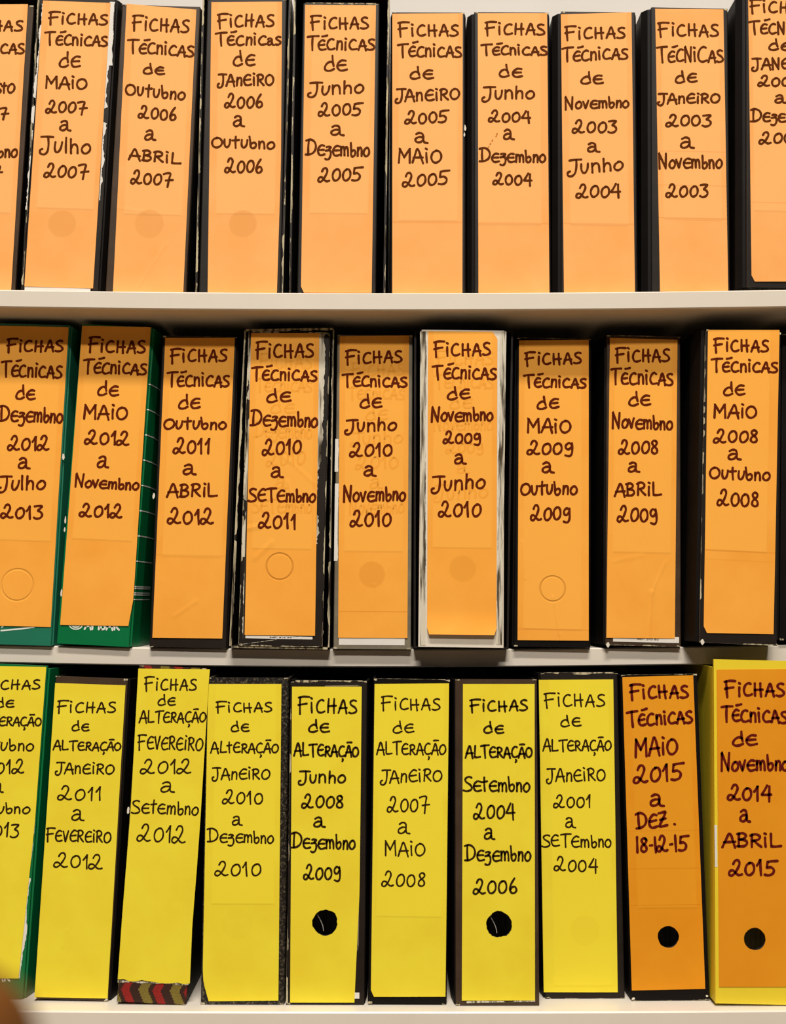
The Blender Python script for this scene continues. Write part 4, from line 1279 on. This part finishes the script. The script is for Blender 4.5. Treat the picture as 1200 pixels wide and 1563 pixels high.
    if k in ('M3', 'M4', 'M5'):                                 # older writing showing through the paper
        dx_, dy_ = {'M3': (6, 17), 'M4': (9, 19), 'M5': (4, 14)}[k]
        for (txt, x0, x1, zt, zb, dy) in WRITING[k][:7]:
            a, c, tz = pl((x0 + dx_, zb + dy_)), pl((min(x1 + dx_, b['R'][1][0] - 4), zb + dy + dy_)), pl((x0, zt + dy_))
            bm = bmesh.new()
            write(bm, txt, a[0], c[0], a[1], c[1], tz[1] - a[1], .0020, lambda x, z: surf0(x, z) - 0.00008)
            face_out(bm)
            link('faint_older_writing', bm, GHOST, lab)
    for (fx, fy, fw, fh) in FLECKS.get(k, ()):
        o_ = pl((fx, fy))
        bm = bmesh.new()
        m_ = 1 / 1500 * (CAM_D + Y)
        bm.faces.new([bm.verts.new((o_[0] + m_ * fw * .5 * cos(t) * random.uniform(.6, 1.1), -.0005, o_[1] + m_ * fh * .5 * sin(t) * random.uniform(.6, 1.1))) for t in [i * pi / 6 for i in range(12)]])
        face_out(bm)
        link('chipped_spot', bm, BARE, spine)
    if k == 'T6':
        for (sx_, sy_) in ((745, 226), (748, 221), (751, 216), (757, 209), (758, 206)):
            o_ = pl((sx_, sy_))
            bm = bmesh.new()
            ribbon(bm, [o_, (o_[0] + .0008, o_[1] + .0012)], .0013, lambda x, z: surf0(x, z) - .00012)
            face_out(bm)
            link('brown_stain', bm, STAIN, lab)
    # ---- odds and ends that single binders have
    if b.get('sticker'):
        (xa, za), (xb, zb) = pl(b['sticker'][0]), pl(b['sticker'][1])
        bm = bmesh.new()
        box(bm, xa, xb, -0.0003, -0.00002, zb, za)
        st = link('spine_card', bm, CARD, root)
        if b.get('sticktext'):
            bm = bmesh.new()
            for (t0, t1, wd_) in (('REF.', 0.36, .12), ('310', .50, .10), ('80', .625, .065)):
                write(bm, t0, xa + (xb - xa) * t1, xa + (xb - xa) * (t1 + wd_), zb + (za - zb) * .38, zb + (za - zb) * .38, (za - zb) * .32, 0.0004, lambda x, z: -0.0004, 0, 3)
            face_out(bm)
            link('printed_code', bm, INK_P, st)
    if b.get('tag'):
        (xa, za), (xb, zb) = pl(b['tag'][0]), pl(b['tag'][1])
        bm = bmesh.new()
        box(bm, xa, xb, -0.0005, -0.00002, zb, za)
        link('white_tab', bm, CARD, root)
    if b.get('sleeve'):
        bm = bmesh.new()
        pts = [pl(p) for p in ((497, 1047.5), (548, 1046.5), (550.5, 1049), (547.5, 1300), (546.5, 1445), (543.5, 1453))]
        for i in range(len(pts) - 1):
            ribbon(bm, [pts[i], pts[i + 1]], 0.0012, lambda x, z: -0.0003)
        face_out(bm)
        link('sleeve_edge', bm, GREY, root)
    tm = CARD if k in ('T1', 'B0', 'M4', 'B9') else TORN
    if b.get('white') and k == 'T1':
        p = [pl(q) for q in ((177.5, 3), (171, 100), (153.5, 306))]
        l = [pl(q) for q in ((168, 3), (163, 100), (151.5, 306))]
        jag('torn_board', tm, spine, l[0][0], l[0][1], l[1][0], l[1][1], 1, .0045, .0062, -.0003)
        jag('torn_board', tm, spine, l[1][0], l[1][1], l[2][0], l[2][1], 1, .0008, .0042, -.00032, .95)
        a, c = pl((63, 6)), pl((38, 320))
        jag('torn_board', tm, spine, a[0] + .002, a[1], c[0] + .002, c[1], -1, .0004, .003, -.0003, .8)
        a, c = pl((37.5, 446)), pl((138, 446))
        bm = bmesh.new()
        box(bm, a[0], c[0], -.0005, -.0001, .001, pl((40, 436))[1])
        link('bare_board', bm, CARD, spine)
    if b.get('white') and k == 'M3':
        for (p0, p1, s, wa, wb, cv) in (((486.5, 510), (481.5, 690), 1, .0050, .0075, 1), ((481.5, 690), (480.5, 830), 1, .002, .006, .8), ((385, 512), (374, 850), -1, .0006, .0036, .9),
                                        ((374, 850), (371, 975), -1, .0004, .0022, .6), ((481, 968), (363, 984), 1, .0002, .0004, .9), ((492, 955), (489, 984), 1, .0005, .002, .8)):
            a, c = pl(p0), pl(p1)
            jag('torn_board', tm, spine, a[0], a[1], c[0], c[1], s, wa, wb, -.0003, cv)
    if k == 'M5':                                               # the cloth has frayed away in streaks along both edges
        for (p0, p1, s) in (((641.3, 506), (641.3, 985), 1), ((773, 506), (766.5, 984), -1)):
            a, c = pl(p0), pl(p1)
            jag('torn_board', TORN, spine, a[0], a[1], c[0], c[1], s, .0052, .0066, -.0003, 1)
    if b.get('whiteL') and k == 'M4':
        for (p0, p1) in (((512, 670), (511, 720)), ((511.5, 738), (510, 856))):
            a, c = pl(p0), pl(p1)
            jag('torn_board', tm, spine, a[0], a[1], c[0], c[1], 1, .0032, .0042, -.0003, 1)
    if b.get('whiteL') and k == 'B9':
        a, c = pl((1090.5, 1259)), pl((1091.5, 1323))
        jag('torn_board', tm, spine, a[0], a[1], c[0], c[1], 1, .0022, .0028, -.0003, 1)
    if b.get('whiteR'):
        p = [pl(q) for q in ((54, 1252), (44, 1340), (29, 1493))]
        jag('torn_board', tm, spine, p[0][0] - .001, p[0][1], p[1][0] - .001, p[1][1], 1, .0008, .0016, -.0003, 1)
        jag('torn_board', tm, spine, p[1][0] - .001, p[1][1], p[2][0] - .001, p[2][1], 1, .0018, .0044, -.00032, 1)
    if b.get('whiteB'):
        a, c = pl((712, 1531)), pl((817, 1528.5))
        jag('torn_board', tm, spine, a[0], a[1], c[0], c[1], 1, .0012, .0026, -.0003, .95)
    if b.get('torn') == 'B':
        a, c = pl((180, 1496)), pl((288, 1501))
        jag('torn_board', tm, spine, a[0], a[1], c[0], c[1], -1, .0012, .0030, -.0003, .9)
    if k == 'M1':
        a, c = pl((198, 499.5)), pl((225, 499))
        jag('torn_board', tm, spine, a[0], a[1], c[0], c[1], -1, .0003, .0012, -.0003, 1)
    if b.get('logo'):
        bm = bmesh.new()
        fl = lambda x, z: -0.00025
        if b['logo'] == 'word':
            a, c = pl((128, 960)), pl((183, 961.5))
            write(bm, 'AMBAR', a[0], c[0], a[1], c[1], .0085, .0017, fl, 0)
            o = pl((116, 951))
            for rr in (.0062, .0042, .0024):
                ribbon(bm, [(o[0] + rr * 1.15 * cos(t), o[1] + rr * sin(t)) for t in [i * pi / 12 for i in range(25)]], .0012, fl)
        elif b['logo'] == 'stroke':
            ribbon(bm, [pl((2, 962.5)), pl((30, 960)), pl((52, 957.2))], .0016, fl)
            ribbon(bm, [pl((3, 957)), pl((10, 950))], .0016, fl)
        else:
            a, c = pl((-40, 1496)), pl((16, 1497))
            write(bm, 'AMBAR', a[0], c[0], a[1], c[1], .0085, .0016, fl, 0)
        face_out(bm)
        link('printed_mark', bm, WHITE_PRINT, spine)
    if b.get('ticks'):
        e = b['eR']
        zs = [pl((230, 586 + 38.8 * i))[1] for i in range(9)] + [pl((205, y_))[1] for y_ in (898, 905, 908, 915)]
        for z in zs:
            bm = bmesh.new()
            t, o_ = .0006, .00015
            ends = [[bm.verts.new((xa + o_, ya - o_, zz)) for zz in (z - t, z + t)] for xa, ya in ((hw - .0004, .0024), (hw + e * .35, .0030), (hw + e, ch), (hw + e, ch + .03))]
            for p, q in zip(ends, ends[1:]):
                bm.faces.new((p[0], q[0], q[1], p[1]))
            link('printed_tick_line', bm, WHITE_PRINT, root)

# ------------------------------------------------------------------ unidentified brown blur close to the camera, given a made-up post shape
px, pz = at(-62, 1622, -0.76)
bm = bmesh.new()
prof = []
R0 = 0.0150
for i in range(13):
    a = pi / 2 * i / 12
    prof.append((R0 * sin(a), pz + R0 * cos(a) * 1.15))
prof += [(R0 * 1.05, pz - 0.03), (R0 * .8, pz - 0.06), (R0 * 1.1, pz - 0.10), (R0 * 1.15, 0.03), (R0 * 1.5, 0.012), (R0 * 1.5, 0.0)]
ringsv = []
for (r_, z_) in prof:
    ringsv.append([bm.verts.new((px + max(r_, 1e-5) * cos(2 * pi * i / 32), -0.76 + max(r_, 1e-5) * sin(2 * pi * i / 32), z_)) for i in range(32)])
for a, c in zip(ringsv, ringsv[1:]):
    for i in range(32):
        bm.faces.new((a[i], a[(i + 1) % 32], c[(i + 1) % 32], c[i]))
bm.faces.new(ringsv[0])
bm.faces.new(ringsv[-1][::-1])
bmesh.ops.recalc_face_normals(bm, faces=bm.faces)
tag(link('brown_stand_in', bm, BLUR_BROWN, None, True), 'blurred brown rounded stand-in for an unidentified object close to the camera, lower left corner', 'object')
